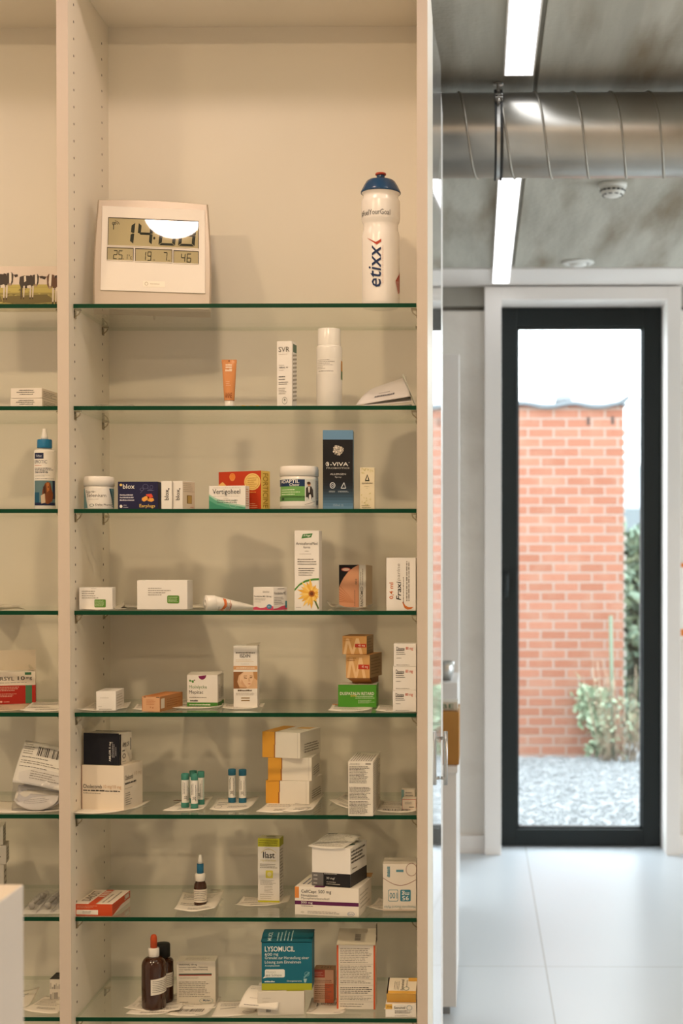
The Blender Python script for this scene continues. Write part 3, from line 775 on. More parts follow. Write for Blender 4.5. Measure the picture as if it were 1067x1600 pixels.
# the lamp's reflection falls on the right half of the display: half vector between lamp and camera
_q = W(270, 303, 2.775); _h = (Vector((WASH[0][0], WASH[0][1], CEIL))-_q).normalized() + (Vector((0, 0, EYE))-_q).normalized()
LEAN, CYAW = math.atan2(_h.z, math.hypot(_h.x, _h.y)), math.atan2(_h.x, -_h.y)
CW, CH = .221, .240
t = thing('digital_clock', 'silver digital wall clock reading 14:08 leaning back on the top shelf', 'clock', (p.x, 2.735, z+.0006))
t.rotation_euler = (Matrix.Rotation(CYAW, 3, 'Z') @ Matrix.Rotation(-LEAN, 3, 'X')).to_euler()
def clk(u, v, l=0, y=0): return (-CW/2+u*CW, y-EPS*l, v*CH)
n = 16; out = []
for k in range(n+1):                       # barrel-shaped outline, narrower at the top
    s = k/n; out.append((-CW/2+.004*s*s-.0025*math.sin(PI*s), s*CH))
topc = [(-CW/2+.004+(CW-.008)*q/10, CH+.004*math.sin(PI*q/10)) for q in range(1, 10)]
outl = out + topc + [(-x, zz) for x, zz in out[::-1]]
mb = MB(); m_ = len(outl)
cxm, czm = 0, CH/2
ins = [(cxm+(x-cxm)*.972, czm+(zz-czm)*.972) for x, zz in outl]
v = [(x, .004, zz) for x, zz in outl] + [(x, .026, zz) for x, zz in outl] + [(x, 0, zz) for x, zz in ins]
f = [[i, (i+1) % m_, m_+(i+1) % m_, m_+i][::-1] for i in range(m_)] + [[2*m_+i, 2*m_+(i+1) % m_, (i+1) % m_, i][::-1] for i in range(m_)] + [[2*m_+i for i in range(m_)]] + [[m_+i for i in range(m_)][::-1]]
mb.add(v, f, 'clock_case'); mb.build('housing', t)
pl = MB(); pl.box(-CW/2+.058*CW, -CW/2+.953*CW, -.0022, 0, CH*(1-.845), CH*(1-.07), 'clock_plate', .0006)
plo = pl.build('front_plate', t)
def lcd(name, u0, u1, v0, v1, ops):
    mb = MB(); e = .0008
    x0, x1, z0, z1 = -CW/2+u0*CW, -CW/2+u1*CW, CH*(1-v1), CH*(1-v0)
    mb.box(x0, x1, -.0030, -.0024, z0, z1, 'lcd')
    for a in ((x0-.001, x1+.001, z1, z1+.0016), (x0-.001, x0, z0, z1), (x1, x1+.0012, z0, z1)): mb.box(a[0], a[1], -.0036, -.0022, a[2], a[3], '#4a4338~')
    mb.box(x0-.001, x1+.001, -.0036, -.0022, z0-.0012, z0, 'clock_plate')
    emit(mb, ops, lambda u, v, l: (x0+u*(x1-x0), -.0030-EPS*l*.5, z0+v*(z1-z0)))
    return mb.build(name, plo)
IK = 'lcd_ink'
ops = SEG7('1', .10, .13, .275, .93, IK, .22) + SEG7('4', .315, .13, .48, .93, IK, .2) + SEG7('0', .555, .13, .74, .93, IK, .19) + SEG7('8', .775, .13, .96, .93, IK, .19)
ops += E(.52, .42, .012, .05, IK, n=12) + E(.508, .68, .012, .05, IK, n=12)
ops += LN(.055, .22, .055, .42, .008, IK) + RING(.055, .20, .018, .06, .3, IK) + E(.055, .2, .006, .02, IK)
for k in (1, 2, 3): ops += [([(.062+.02*k*math.cos(a)*1, .24-.075*k*.7*math.sin(a)) for a in (.1, .55, 1.0, 1.45)] + [(.062+(.02*k-.006)*math.cos(a), .24-(.075*k*.7-.02)*math.sin(a)) for a in (1.45, 1.0, .55, .1)], [[0, 1, 2, 3, 4, 5, 6, 7]], IK, 3)]
lcd('time_display', .117, .893, .185, .437, ops)
lcd('temperature_display', .112, .330, .462, .572, SEG7('2', .22, .18, .38, .92, IK, .17) + SEG7('5', .42, .18, .58, .92, IK, .17) + E(.62, .88, .015, .04, IK) + SEG7('1', .70, .45, .78, .92, IK, .2) + T('°c', .83, .5, .95, .9, IK))
lcd('date_display', .352, .663, .462, .575, SEG7('1', .16, .18, .28, .92, IK, .17) + SEG7('9', .32, .18, .43, .92, IK, .17) + T('DA', .48, .8, .54, .93, IK) + SEG7('7', .76, .18, .87, .92, IK, .17) + T('MO', .90, .8, .96, .93, IK))
lcd('week_display', .683, .893, .467, .578, SEG7('4', .28, .18, .46, .92, IK, .17) + SEG7('6', .52, .18, .70, .92, IK, .17))
mb = MB(); x0, x1, z0, z1 = -CW/2+.42*CW, -CW/2+.605*CW, CH*.197, CH*.25
mb.box(x0, x1, -.0026, -.002, z0, z1, '#efe7d8~'); emit(mb, RING(.15, .5, .08, .3, .25, '#a89a80') + L(.32, .3, .9, .7, 1, '#c8bda8'), lambda u, v, l: (x0+u*(x1-x0), -.0026-EPS*l, z0+v*(z1-z0)))
mb.build('badge', plo)
mb = MB(); inv = Matrix.Rotation(LEAN, 3, 'X')
foot = inv @ Vector((.0, .115, .0005)); mb.tube([(.0, .024, CH*.72), tuple(foot)], .0025, 'clock_case', 8); mb.box(foot.x-.0015, foot.x+.0015, foot.y-.003, foot.y+.003, foot.z-.0005, foot.z+.02, 'clock_case')
mb.build('stand', t)

# ---- top shelf: squeeze bottle
d = 2.725; s = d/F; bx = W(595, 600, d).x; zt = W(595, 271, d).z; Hh = zt-z-.0006
t = thing('water_bottle', 'white squeeze sports bottle with blue cap and dark blue upright lettering', 'bottle', (bx, d, z+.0004), group=None)
def yz(py): return W(595, py, d).z-z-.0004      # photo height to bottle height
r0 = 30.2*s
zc = yz(304)
pr = [(0, 0), (r0*.90, 0), (r0*.96, .003), (r0*.97, .010), (r0*.965, .016), (r0*.97, .020), (r0*.975, yz(372)), (r0*.95, yz(366)), (r0*.895, yz(361)), (r0*.885, yz(354)), (r0*.90, yz(351)), (r0*.985, yz(346.5)), (r0, yz(343)), (r0, yz(318)), (r0*.985, yz(315)), (r0*.91, yz(311)), (r0*.90, yz(306)), (r0*.97, zc+.001), (r0*1.0, zc+.002)]
body = MB().lathe(pr, 'squeeze', 64).build('body', t)
MB().lathe([(r0*1.0, zc+.0015), (r0*1.03, zc+.0016), (r0*1.03, zc+.004), (r0*1.0, zc+.0065), (r0*.87, zc+.016), (r0*.75, zc+.0235), (r0*.66, zc+.0262), (r0*.48, zc+.028), (r0*.22, zc+.0288), (r0*.22, yz(281)), (0, yz(281))], '#1a4168!', 64).build('cap', t); wcap = t.children[-1]
noz = MB().lathe([(r0*.22, yz(281.5)), (r0*.21, yz(277)), (r0*.21, yz(274)), (r0*.2, yz(273)), (0, yz(273))], '#1a4168!', 32); noz.build('nozzle', wcap)
MB().lathe([(r0*.215, yz(274.5)), (r0*.27, yz(274)), (r0*.285, yz(272.4)), (r0*.26, yz(270.8)), (r0*.16, yz(270.3)), (0, yz(270.5))], '#b5402c!', 32).build('nozzle_tip', wcap)['label'] = 'red rim of the nozzle'
A = math.asin
mb = MB()
yf = lambda py: W(595, py, d-.036).z-z-.0004
fn = cyl(r0, yf(345), yf(316)-yf(345), A(-.97), A(.97))
emit(mb, T('#FuelYourGoal', .02, .36, .685, .68, '#4d5052'), fn, 60, 0)
mb.build('slogan_print', body)
fn = cyl(r0*.977, yf(470), yf(372)-yf(470), -1.45, 1.45)
mb = MB(); ax = lambda x: (A(x)+1.45)/2.9
emit(mb, T('etixx', ax(-.62), (382.5-372)/98, ax(0.02), (448-372)/98, '#122a52', True, rot=90, slant=.22), fn, 60, 0)
emit(mb, T('SPORTS NUTRITION', ax(.07), .12, ax(.14), .72, '#d9b9a6', rot=90), fn, 60, 0)
mb.build('logo_print', body)
yy = lambda zpx: (260+zpx/7.27-372)/98
mb = MB(); xx = lambda zpx: ax(max(-.99, min(.99, (zpx-395)/218)))
emit(mb, PG([(xx(235), yy(795)), (xx(340), yy(858)), (xx(350), yy(888))], '#b5402c') + PG([(xx(340), yy(858)), (xx(400), yy(822)), (xx(400), yy(856)), (xx(350), yy(888))], '#b5402c'), fn, 60, 0)
mb.build('red_tick_print', body)
mb = MB(); ops = []
for k in range(16):
    yk = 1190+k*15; lft = 612-(yk-1175)*.48 if yk < 1285 else 560+(yk-1285)*.22
    ops += PG([(xx(lft), yy(yk)), (xx(640), yy(yk-34)), (xx(640), yy(yk-24)), (xx(lft), yy(yk+10))], '#a8402a')
emit(mb, ops, fn, 60, 0); mb.build('hatch_print', body); face_cam(t)

# ---- second shelf
z = SZ[1]+.0004; d = 2.705; s = d/F
p = W(356.5, 600, d)
t = thing('cream_tube', 'orange cosmetic tube standing on its white cap', 'tube', (p.x, d+.012, z))
ztop = W(356, 562, d+.012).z-z; zb = W(356, 626, d+.012).z-z
MB().lathe([(0, 0), (.0085, 0), (.0088, .001), (.0088, zb-.001), (.0080, zb)], '#ece6df!', 32).build('cap', t)
def tubefn(u, v):
    a = 2*PI*u; rx_ = .0098+(.0143-.0098)*v; ry_ = .0098*(1-v)**.8+.0006
    return (rx_*math.cos(a), ry_*math.sin(a), zb+v*(ztop-zb))
mb = MB(); mb.grid(tubefn, 40, 20, '#d08a52!'); mb.add([tubefn(i/40, 0) for i in range(40)], [list(range(40))[::-1]], '#d08a52!')
mb.box(-.0143, .0143, -.0009, .0009, ztop-.007, ztop, '#cf8850!', .0003)
emit(mb, L(.25, .10, .75, .22, 2, '#eacdb0', fill=.8, word=.3, seed=3) + L(.22, .225, .78, .30, 1, '#eacdb0', fill=.8, word=.4, seed=4) + L(.25, .52, .75, .66, 3, '#e2b48c') + T('ANNE', .18, .82, .82, .95, '#7a3f1e') + E(.5, .035, .05, .02, '#7a3f1e'),
     lambda u, v, l: ((-1+2*u)*.95*(.0098+.0045*v), -((.0098*(1-v)**.8+.0006)*math.sqrt(max(0, 1-(.95*(2*u-1))**2))+.0003+EPS*l), zb+v*(ztop-zb)), 10, 10)
mb.build('tube_body', t)
# yellow earplug-like lozenges lying flat
for i, (px, r) in enumerate(((380, .006), (392, .007), (402, .006))):
    q = W(px, 632, 2.71)
    o = MB().lathe([(0, 0), (r, 0), (r*1.05, .0012), (r*.95, .0032), (r*.55, .0045), (0, .005)], '#d9b052~', 16).build('yellow_lozenge', loc=(q.x, 2.712+.004*(i % 2), z))
    tag(o, 'small yellow lozenge on the shelf between orange tube and slim white carton', 'lozenge', 'yellow lozenges on the second shelf')
# clear plastic strip lying near the left side
q = [(150, 2.69), (212, 2.69), (212, 2.74), (150, 2.74)]
o = MB().grid(lambda u, v: (W(150+u*60, 630, 2.70).x, 2.685+v*.05, z+.0004+.003*(math.sin(u*7)*.5+.5)*(1-v)+.001), 24, 6, 'film', th=.0003).build('plastic_film'); tag(o, 'crumpled clear plastic film on the left of the second shelf', 'film')
c1 = carton('cosmetics_carton', 'tall slim white carton with grey striped side next to the lotion bottle', 'carton', z, 432.5, 456.5, 533, .030, d=2.695, side=7.5, faces={
    'f': T('SVR', .12, .085, .85, .165, '#5a544b') + L(.12, .19, .85, .205, 1, '#b5aca0') + L(.14, .355, .5, .375, 1, GY) + T('XERIAL 40', .14, .388, .74, .412, DK, True) + L(.14, .43, .6, .45, 1, '#b5aca0') + L(.12, .52, .7, .60, 2, DK) + L(.12, .61, .85, .665, 2, DK) + L(.12, .70, .65, .81, 4, '#8a8277') + RING(.52, .905, .17, .055, .12, '#5d6660') + PG([(.52, .87), (.60, .905), (.53, .90), (.52, .94), (.51, .90), (.44, .905)], '#5d6660'),
    'r': R(0.25, .035, 1, .16, '#5d7564') + sum([PG([(.2, .2+k*.062), (1, .17+k*.062), (1, .2+k*.062), (.2, .23+k*.062)], '#a9a295') for k in range(12)], [])})
d = 2.735; p = W(514.5, 600, d); s = d/F; r = 20.0*s
t = thing('lotion_bottle', 'plain white lotion bottle with wide white screw cap', 'bottle', (p.x, d, z))
zt = W(514, 514.5, d).z-z; zs = W(514, 541, d).z-z
MB().lathe([(0, 0), (r*.95, 0), (r, .002), (r, zs-.006), (r*.97, zs-.0015), (r*.92, zs)], '#eae6e0!', 48).build('body', t)
MB().lathe([(r*.90, zs), (r*.905, zs+.001), (r*.88, zt-.0015), (r*.85, zt), (0, zt)], '#eeeae4!', 48).build('cap', t)
mb = MB(); emit(mb, R(0, 0, 1, 1, '#e9e5df') + L(.05, .06, .97, .5, 4, '#8f8a82', fill=.28, seed=2, word=.06) + L(.05, .52, .5, .72, 2, '#8f8a82', fill=.3, word=.06) + L(.12, .76, .9, .92, 1, '#8f8a82', rag=.1, fill=.3), cyl(r, W(514, 586, d).z-z, (586-562)*s, -1.15, .62), 16, 0); mb.build('pharmacy_label', t)
mb = MB(); emit(mb, R(0, 0, 1, .55, '#c98a2c') + R(0, .55, 1, 1, '#4d7a45'), cyl(r, W(514, 594, d).z-z, (594-565)*s, 1.12, 1.9), 10, 0); mb.build('colour_label', t); face_cam(t)
# folded leaflet and a green card
def prof(pts, y0, y1, key, n=4, th=.0004):
    pts = [Vector((a, 0, b_)) for a, b_ in pts]
    def fn(u, v):
        f = u*(len(pts)-1); i = min(int(f), len(pts)-2); q = pts[i].lerp(pts[i+1], f-i); return (q.x, y0+(y1-y0)*v, q.z)
    return fn
def bez(a, b_, c_, d_, n=14):
    r = []
    for k in range(n+1):
        t_ = k/n; u_ = 1-t_
        r.append((a[0]*u_**3+3*b_[0]*u_*u_*t_+3*c_[0]*u_*t_*t_+d_[0]*t_**3, a[1]*u_**3+3*b_[1]*u_*u_*t_+3*c_[1]*u_*t_*t_+d_[1]*t_**3))
    return r
d = 2.70; X = lambda px: W(px, 610, d).x; Z = lambda py: max(W(600, py, d).z, z+.0005)
t = thing('folded_leaflet', 'white leaflet folded over in a loop lying at the right of the second shelf', 'leaflet', (X(600), d, z))
def quadpage(name, P4, bulge, ops, th=.0005):
    Q = [p-t.location for p in P4]
    def fn(u, v, l=0):
        p = Q[3].lerp(Q[2], u).lerp(Q[0].lerp(Q[1], u), v)
        n_ = (Q[2]-Q[3]).cross(Q[0]-Q[3]).normalized()
        p = p + n_*(bulge*math.sin(PI*v)*(1-.4*u)+EPS*2*l); p.z = max(p.z, .0006); return p
    mb = MB(); mb.grid(lambda u, v: fn(u, v), 14, 14, '#d0cbc9', th=th); emit(mb, ops, fn, 14, 14); mb.build(name, t)
zf = z+.0012
def wz(px, py, d, dz=0): p = W(px, py, d); p.z = max(p.z, zf)+dz; return p
quadpage('cover_page', [wz(589, 604, 2.79), wz(634, 588, 2.79), wz(641, 624, 2.70, .006), wz(556, 633, 2.70)], .006, L(.30, .76, .70, .85, 1, '#77757a', fill=.7, word=.09, rag=.0) + L(.36, .66, .70, .71, 1, '#a5a2a4', fill=.5))
quadpage('inner_page', [wz(590, 618, 2.78), wz(640, 612, 2.78), wz(643, 630, 2.695, .003), wz(566, 634, 2.695)], -.002, ())
mb = MB(); b2 = [(p[0]-t.location.x, p[1]-t.location.z) for p in bez((X(643), zf+.003), (X(630), zf-.0004), (X(600), zf-.0006), (X(562), zf-.0004))]
mb.grid(prof(b2, -.012, .06, None), 20, 4, '#c9c4c4', th=.0004); mb.build('back_page', t)
a, b_, c_, e_ = W(626, 581, 2.725), W(630, 584, 2.70), W(651, 633, 2.70), W(648, 633, 2.725)
c_.z = e_.z = z+.0006; c_.x = min(c_.x, XR[0]-.003); e_.x = c_.x-.001
a.y = e_.y = 2.78
mb = MB(); ctr = Vector((c_.x, 2.74, z)); Q = [q-ctr for q in (a, b_, c_, e_)]
mb.grid(lambda u, v: Q[0].lerp(Q[1], u).lerp(Q[3].lerp(Q[2], u), v), 3, 10, '#cfd2c4', th=.0006)
emit(mb, R(.0, .0, 1, .14, '#4c6a4a') + L(.1, .2, .9, .95, 8, '#9aa08e'), lambda u, v, l: Q[0].lerp(Q[1], u).lerp(Q[3].lerp(Q[2], u), 1-v)+Vector((-.0002*l-.0002, 0, .0001)))
tag(mb.build('leaflet_card', loc=ctr), 'pale card with a green end leaning against the cabinet side above the leaflet', 'card')

# ---- third shelf
z = SZ[2]+.0004
def tub(name, label, px0, px1, ytop, ycap, d, body, cap, capw=1.0, lip=1.05, seg=48):
    p = W((px0+px1)/2, 770, d); s = d/F; r = (px1-px0)/2*s/lip
    t = thing(name, label, 'jar', (p.x, d, z)); zt = W(400, ytop, d).z-z; zc = W(400, ycap, d).z-z
    MB().lathe([(0, 0), (r*.96, 0), (r, .0015), (r, zc-.003), (r*.96, zc-.001)], body, seg).build('body', t)
    MB().lathe([(r*.97, zc-.001), (r*lip, zc-.0008), (r*lip, zt-.006), (r*(lip-.02), zt-.004), (r*(lip-.03), zt-.001), (r*(lip-.07), zt), (0, zt)], cap, seg).build('lid', t)
    face_cam(t); return t, r, zc, s
t, r, zc, s = tub('supplement_jar', 'white jar with slanted white label on teal beside the cabinet upright', 131, 178.5, 745, 759, 2.72, '#e9e5df!', '#ece7e0!')
mb = MB(); fn = cyl(r, .002, zc-.008, -1.5, 1.5)
emit(mb, R(0, 0, 1, 1, '#6f9aa0') + PG([(.10, 0), (.78, 0), (.93, 1), (.22, 1)], WH) + PG([(.74, 0), (.78, 0), (.93, 1), (.89, 1)], '#27505c', 3) + L(.82, .12, .99, .95, 9, '#4a747c') + T('Supra-', .16, .10, .42, .27, DK) + T('Selenium', .20, .27, .66, .44, DK) + L(.24, .52, .5, .58, 1, GY) + RING(.33, .86, .06, .07, .25, '#3a5a60') + T('Deba Pharma', .42, .78, .82, .88, DK, True) + L(.42, .92, .8, .96, 1, GY), fn, 24, 0)
mb.build('label', t)
blox = lambda: E(.08, .12, .035, .045, '#e5c36a') + T('blox', .13, .09, .42, .26, '#f0ece4', True)
c2 = carton('earplug_box', 'dark blue carton with orange earplugs pictured on it', 'carton', z, 184, 247, 752.5, .030, d=2.695, col='#1d1c42', faces={'f':
    blox() + L(.05, .44, .43, .72, 3, '#c9c5d2', fill=.5, rag=.15) + E(.08, .90, .035, .06, '#f0ece4') + L(.14, .82, .26, .97, 2, '#c9c5d2') + T('Earplugs', .54, .82, .93, .97, '#ecc767', True)
    + PG([(.60, .60), (.70, .52), (.78, .56), (.76, .66), (.65, .73), (.60, .68)], '#e6a24a') + PG([(.70, .46), (.84, .44), (.88, .56), (.76, .62)], '#d9503a') + PG([(.76, .60), (.88, .60), (.91, .68), (.84, .74), (.74, .70)], '#e6a24a')
    + RING(.69, .18, .07, .09, .12, '#6f6d92') + RING(.84, .2, .04, .07, .12, '#6f6d92') + RING(.60, .28, .05, .05, .2, '#6f6d92') + LN(.56, .42, .66, .26, .008, '#6f6d92') + LN(.74, .25, .90, .33, .008, '#6f6d92') + L(.74, .28, .92, .36, 1, '#6f6d92')})
for (x0, x1, lab, si) in ((252, 268.5, 'narrow white carton standing right beside the dark blue earplug box', None), (269.5, 286, 'narrow white carton with a window in its side, right of its twin', 20)):
    fs = {'f': T('blox', .30, .30, .72, .68, BK, True, rot=90) + E(.72, .28, .07, .025, BK)}
    if si: fs['r'] = R(.02, .02, .98, .98, '#d8cdb8') + R(.34, .50, .74, .80, '#7d6430', 2) + R(.42, .52, .72, .78, '#b59a58', 3) + L(.06, .06, .94, .40, 5, '#b3a892') + L(.6, .88, .97, .96, 1, '#b86a5a')
    carton('earplug_box', lab, 'carton', z, x0, x1, 751.5, .040, d=2.693 if not si else 2.694, side=si, yaw=None if si else R_(-1), faces=fs, group='narrow white earplug cartons')
d = 2.735
c3 = carton('supplement_box', 'red and orange carton with a yellow side panel and round yellow seal', 'carton', z, 338, 411, 736.5, .028, d=d, side=14, col='#c03c1a', faces={'f':
    E(.33, .16, .06, .09, '#e88a3a', 2, a0=.4) + RING(.33, .14, .07, .1, .25, '#e8954a') + PG([(0, .34), (.1, .26), (.2, .38), (.06, .5), (0, .5)], '#f0c070') + LN(.2, .40, .72, .44, .012, '#dd7a35') + LN(.2, .5, .62, .36, .01, '#dd7a35')
    + E(.80, .28, .19, .22, '#eccb7a', 3, n=28) + RING(.80, .28, .16, .185, .06, '#c98f3a', 4) + L(.69, .16, .91, .42, 5, '#b98a3a', l=5) + L(.5, .5, .98, .60, 1, '#e8954a') + T('30', .62, .84, .70, .93, '#f3e2c0', True) + L(.72, .82, .95, .97, 3, '#e8b890'),
    'r': R(0, 0, 1, 1, '#e8c768') + T('FORTICINE', .18, .06, .78, .95, '#a8842c', True, rot=-90)})
c4 = carton('tablet_box', 'white carton with a green sweep standing in front of the red carton', 'carton', z, 325.5, 384.5, 759, .022, d=2.69, side=6.5, faces={'f':
    PG([(0, .42), (.18, .62), (.45, .78), (1, .93), (1, 1), (0, 1)], '#5fa78a') + PG([(0, .62), (.2, .80), (.5, .93), (.7, 1), (0, 1)], '#3d8f72', 3) + PG([(0, .36), (0, .42), (.18, .62), (.45, .78), (1, .93), (1, .86), (.5, .72), (.2, .54)], '#a9cdb9', 1)
    + T('Vertigoheel', .10, .14, .86, .42, '#23262a') + L(.12, .07, .88, .10, 1, GY, rag=.05) + L(.12, .43, .88, .46, 1, GY, rag=.05) + L(.4, .52, .6, .56, 1, GY) + L(.22, .58, .82, .76, 2, '#5a6560', rag=.15) + RING(.66, .80, .10, .16, .08, '#9fc0ae') + L(.82, .90, .97, .96, 1, '#3a5a4a'),
    'r': L(.1, .1, .9, .9, 8, '#c58a62')})
t, r, zc, s = tub('chew_jar', 'white screw-lid jar with green label and photo of a man with dog', 437, 498, 729.5, 744, 2.725, '#e9e5df!', '#ece7e0!', lip=1.03)
mb = MB(); fn = cyl(r, .004, zc-.010, -1.45, 1.45)
emit(mb, R(0, 0.0, 1, .97, '#dfe2dc') + R(.0, .04, .60, .28, '#17325a', 2) + R(.06, .28, .60, .68, '#6fa65a', 2) + R(.0, .62, .60, .80, '#5b8f52', 2) + R(.0, .80, .60, .97, '#e4e2dc', 2) + T('ADAPTIL', .10, .05, .50, .17, '#f2f0ea', True) + T('Chew', .32, .18, .50, .27, '#f2f0ea', True) + L(.12, .36, .55, .60, 3, '#d8e5c8') + E(.16, .72, .04, .05, '#2d4a35', 3)
     + R(.62, .04, .82, .97, '#cfd3cf', 2) + E(.68, .20, .035, .07, '#c8916c', 4) + E(.675, .165, .037, .05, '#4a3424', 5) + PG([(.62, .34), (.66, .28), (.73, .28), (.77, .40), (.78, .66), (.62, .66)], '#3d3531', 3) + PG([(.66, .30), (.70, .30), (.69, .5), (.67, .5)], '#e8e4de', 4) + E(.70, .62, .05, .12, '#2f2a28', 5) + E(.70, .66, .025, .11, '#ece8e2', 6) + PG([(.58, .85), (.70, .74), (.80, .86), (.72, .95), (.6, .95)], '#e8e4de', 4) + LN(.6, .92, .82, .80, .01, '#4a4744', 5)
     + R(.83, .04, 1, .97, '#d9d6cf', 2) + L(.84, .08, .98, .72, 14, '#7c7871') + BAR(.86, .76, .97, .92, '#333333', seed=4), fn, 30, 0)
mb.build('label', t)
def disc(cx, cy, rr, asp): return E(cx, cy, rr, rr*asp, '#d8cfc0', 3, n=14)
qa = .382*1.0
qd = []
rnd = random.Random(2)
for k in range(60):
    a = rnd.random()*6.28; q = math.sqrt(rnd.random())*.155; rr = rnd.choice((.05, .035, .025, .018))
    qd += E(.5+q*math.cos(a), .255+q*math.sin(a)*qa, rr, rr*qa, rnd.choice(('#d8cfc0', '#cabfae', '#e2dacd')), 3+.12*k, n=12) + RING(.5+q*math.cos(a), .255+q*math.sin(a)*qa, rr*1.12, rr*qa*1.12, .18, '#221f1d', 3.05+.12*k, n=12)
grad = []
cols = ['#16161a', '#161a20', '#1a2029', '#1e2934', '#24333f', '#2c3f4e', '#344d60', '#3f5d74', '#4a6c86', '#567b98', '#6188a6']
for k, c_ in enumerate(cols): grad += R(0, .60+.036*k, 1, .636+.036*k, c_, 2)
c5 = carton('spray_box', 'tall black carton fading to blue with a cluster of pale discs', 'carton', z, 504.5, 551.5, 672, .040, d=2.70, col='#6890b4', yaw=R_(2.5), faces={'f':
    R(0, .12, 1, .60, '#141317') + grad + qd + RING(.15, .43, .055, .027, .3, '#e6e2da') + LN(.15, .42, .19, .45, .02, '#e6e2da') + T('-VIVA', .24, .407, .84, .455, '#e9e5dd', True) + E(.87, .41, .012, .006, '#e9e5dd') + T('PROBIOTICS', .12, .472, .88, .49, '#cfcbc4') + T('ALLERGEN', .24, .545, .76, .568, '#d0cdc8') + T('Spray', .40, .585, .62, .607, '#d0cdc8')
    + RING(.32, .70, .09, .04, .25, '#cfd4d8') + RING(.32, .70, .04, .018, .4, '#cfd4d8') + [(p_[0], p_[1], p_[2], p_[3]) for p_ in (LN(.60, .735, .70, .665, .015, '#cfd4d8') + LN(.70, .665, .76, .735, .015, '#cfd4d8') + LN(.60, .735, .76, .735, .012, '#cfd4d8'))] + L(.2, .765, .44, .79, 2, '#c2ccd4') + L(.5, .765, .92, .79, 2, '#c2ccd4') + T('150ml', .34, .935, .56, .965, '#9db6ca') + T('CE', .60, .94, .68, .965, '#9db6ca')})
lf = []
rnd = random.Random(8)
for k in range(26):
    x, y = rnd.uniform(.05, .95), rnd.choice((rnd.uniform(.02, .14), rnd.uniform(.62, .92))); a = rnd.random()*3.14
    lf += PG([(x+.10*math.cos(a), y+.035*math.sin(a)), (x+.03*math.sin(a), y-.014*math.cos(a)), (x-.10*math.cos(a), y-.035*math.sin(a)), (x-.03*math.sin(a), y+.014*math.cos(a))], rnd.choice(('#c9c08c', '#d3c89a', '#bdb57c')), 2+.05*k)
c6 = carton('soap_box', 'slim cream carton with pale leaf pattern right of the black-blue carton', 'carton', z, 562.5, 585, 730.5, .024, d=2.69, col='#ded2b4', yaw=R_(2), faces={'f':
    lf + [(p_[0], p_[1], p_[2], 5) for p_ in PG([(.5, .16), (.62, .27), (.66, .33), (.34, .33), (.38, .27)], '#3b3a2c') + PG([(.5, .20), (.56, .28), (.5, .33), (.44, .28)], '#ded2b4')][:1] + PG([(.5, .20), (.57, .30), (.43, .30)], '#ded2b4', 6) + T('SJANKARA', .12, .36, .88, .405, '#4b3f2c', True, l=6) + L(.28, .44, .72, .47, 1, '#8d8258', l=6) + L(.4, .49, .6, .51, 1, '#8d8258', l=6) + L(.1, .90, .9, .985, 2, '#7a6f42', l=6)})

# ---- fourth shelf
z = SZ[3]+.0002
gl_lab = lambda: RR(.50, .48, .90, .98, '#5d8a3a', 3, .04, .05)
def ph(x0, y0, x1, y1, sticker):          # printed pharmacy lines and a green sticker
    a, b_, c_, e_ = sticker
    return L(x0, y0, x1, y1, 4, '#8a8378', fill=.32, rag=.5, word=.07) + RR(a, b_, c_, e_, '#5a8a35', 3, .03, .05) + L(a+.02, b_+.04, c_-.02, e_-.04, 5, '#cfe0b5', l=4, rag=.2)
sheet('paper_slip', 'paper slip under the small stickered white carton on the fourth shelf', SZ[3], [(140, 945.5), (212, 945), (200, 953), (128, 954)], rx(3), curl=.002)
sheet('paper_note', 'folded paper slip with dark corner right of the small stickered carton', SZ[3], [(176, 945.8), (204, 945.2), (196, 951.5), (172, 953)], L(.1, .2, .6, .5, 2, GY) + PG([(.82, 1), (1, 1), (1, .55)], '#3e3a35'), curl=.009, seed=4, lift=.0010)
o1 = carton('medicine_carton', 'small white carton with a green sticker beside the cabinet upright', 'carton', SZ[3]+.0016, 124, 175, 918, .040, yb=952.5, side=5.5, faces={'f': ph(.08, .12, .72, .52, (.46, .54, .80, .90)) + LN(.36, .05, .52, .05, .012, '#8a8378')})
sheet('paper_slip', 'thin paper slip sticking out behind the wide stickered white carton', SZ[3], [(188, 946), (322, 945.5), (330, 951), (196, 951.5)], rx(5), curl=.003)
o2 = carton('medicine_carton', 'wide white carton with a green sticker in the middle of the shelf', 'carton', SZ[3]+.0016, 213.5, 293, 906.5, .045, yb=952.3, yaw=R_(-2), faces={'f': ph(.22, .24, .70, .54, (.60, .52, .84, .79))})
# lying white tube with orange label
d = max(2.70, 2.70); zc_ = SZ[3]+.0002
q0, q1 = W(321, 941, 2.705), W(395, 941, 2.80); q0.z = q1.z = zc_
dirv = (q1-q0); ln = .098; ang = math.atan2(dirv.y, dirv.x)
t = thing('cream_tube', 'white tube with orange label lying on its side with cap to the left', 'tube', q0, (0, 0, R_(30)))
r = .0142
MR = Matrix.Translation((0, 0, r)) @ Matrix.Rotation(PI/2, 4, 'Y')
MB().lathe([(0, 0), (r*.25, 0), (r*.25, -.0006), (r*.55, -.0006), (r*.55, 0), (r*.93, 0), (r, .001), (r, .017), (r*.97, .018)], '#ece8e0!', 36, M=MR).build('cap', t)
def tf(u, v):   # round at the shoulder, flattening towards the crimp
    a = 2*PI*u; ry = .0136*(1+.2*v); rz = .0136*(1-.72*v)
    return (.018+v*.078, ry*math.cos(a), max(.0004, .0142+(rz-.0136)+rz*math.sin(a)-.0004))
mb = MB(); mb.grid(tf, 36, 18, '#ebe7df!'); mb.build('tube_body', t)
mb = MB(); fnl = lambda u, v, l: Vector(tf(.50+.5*u, .03+.36*(v)))+Vector((0, -.0003, .0003))
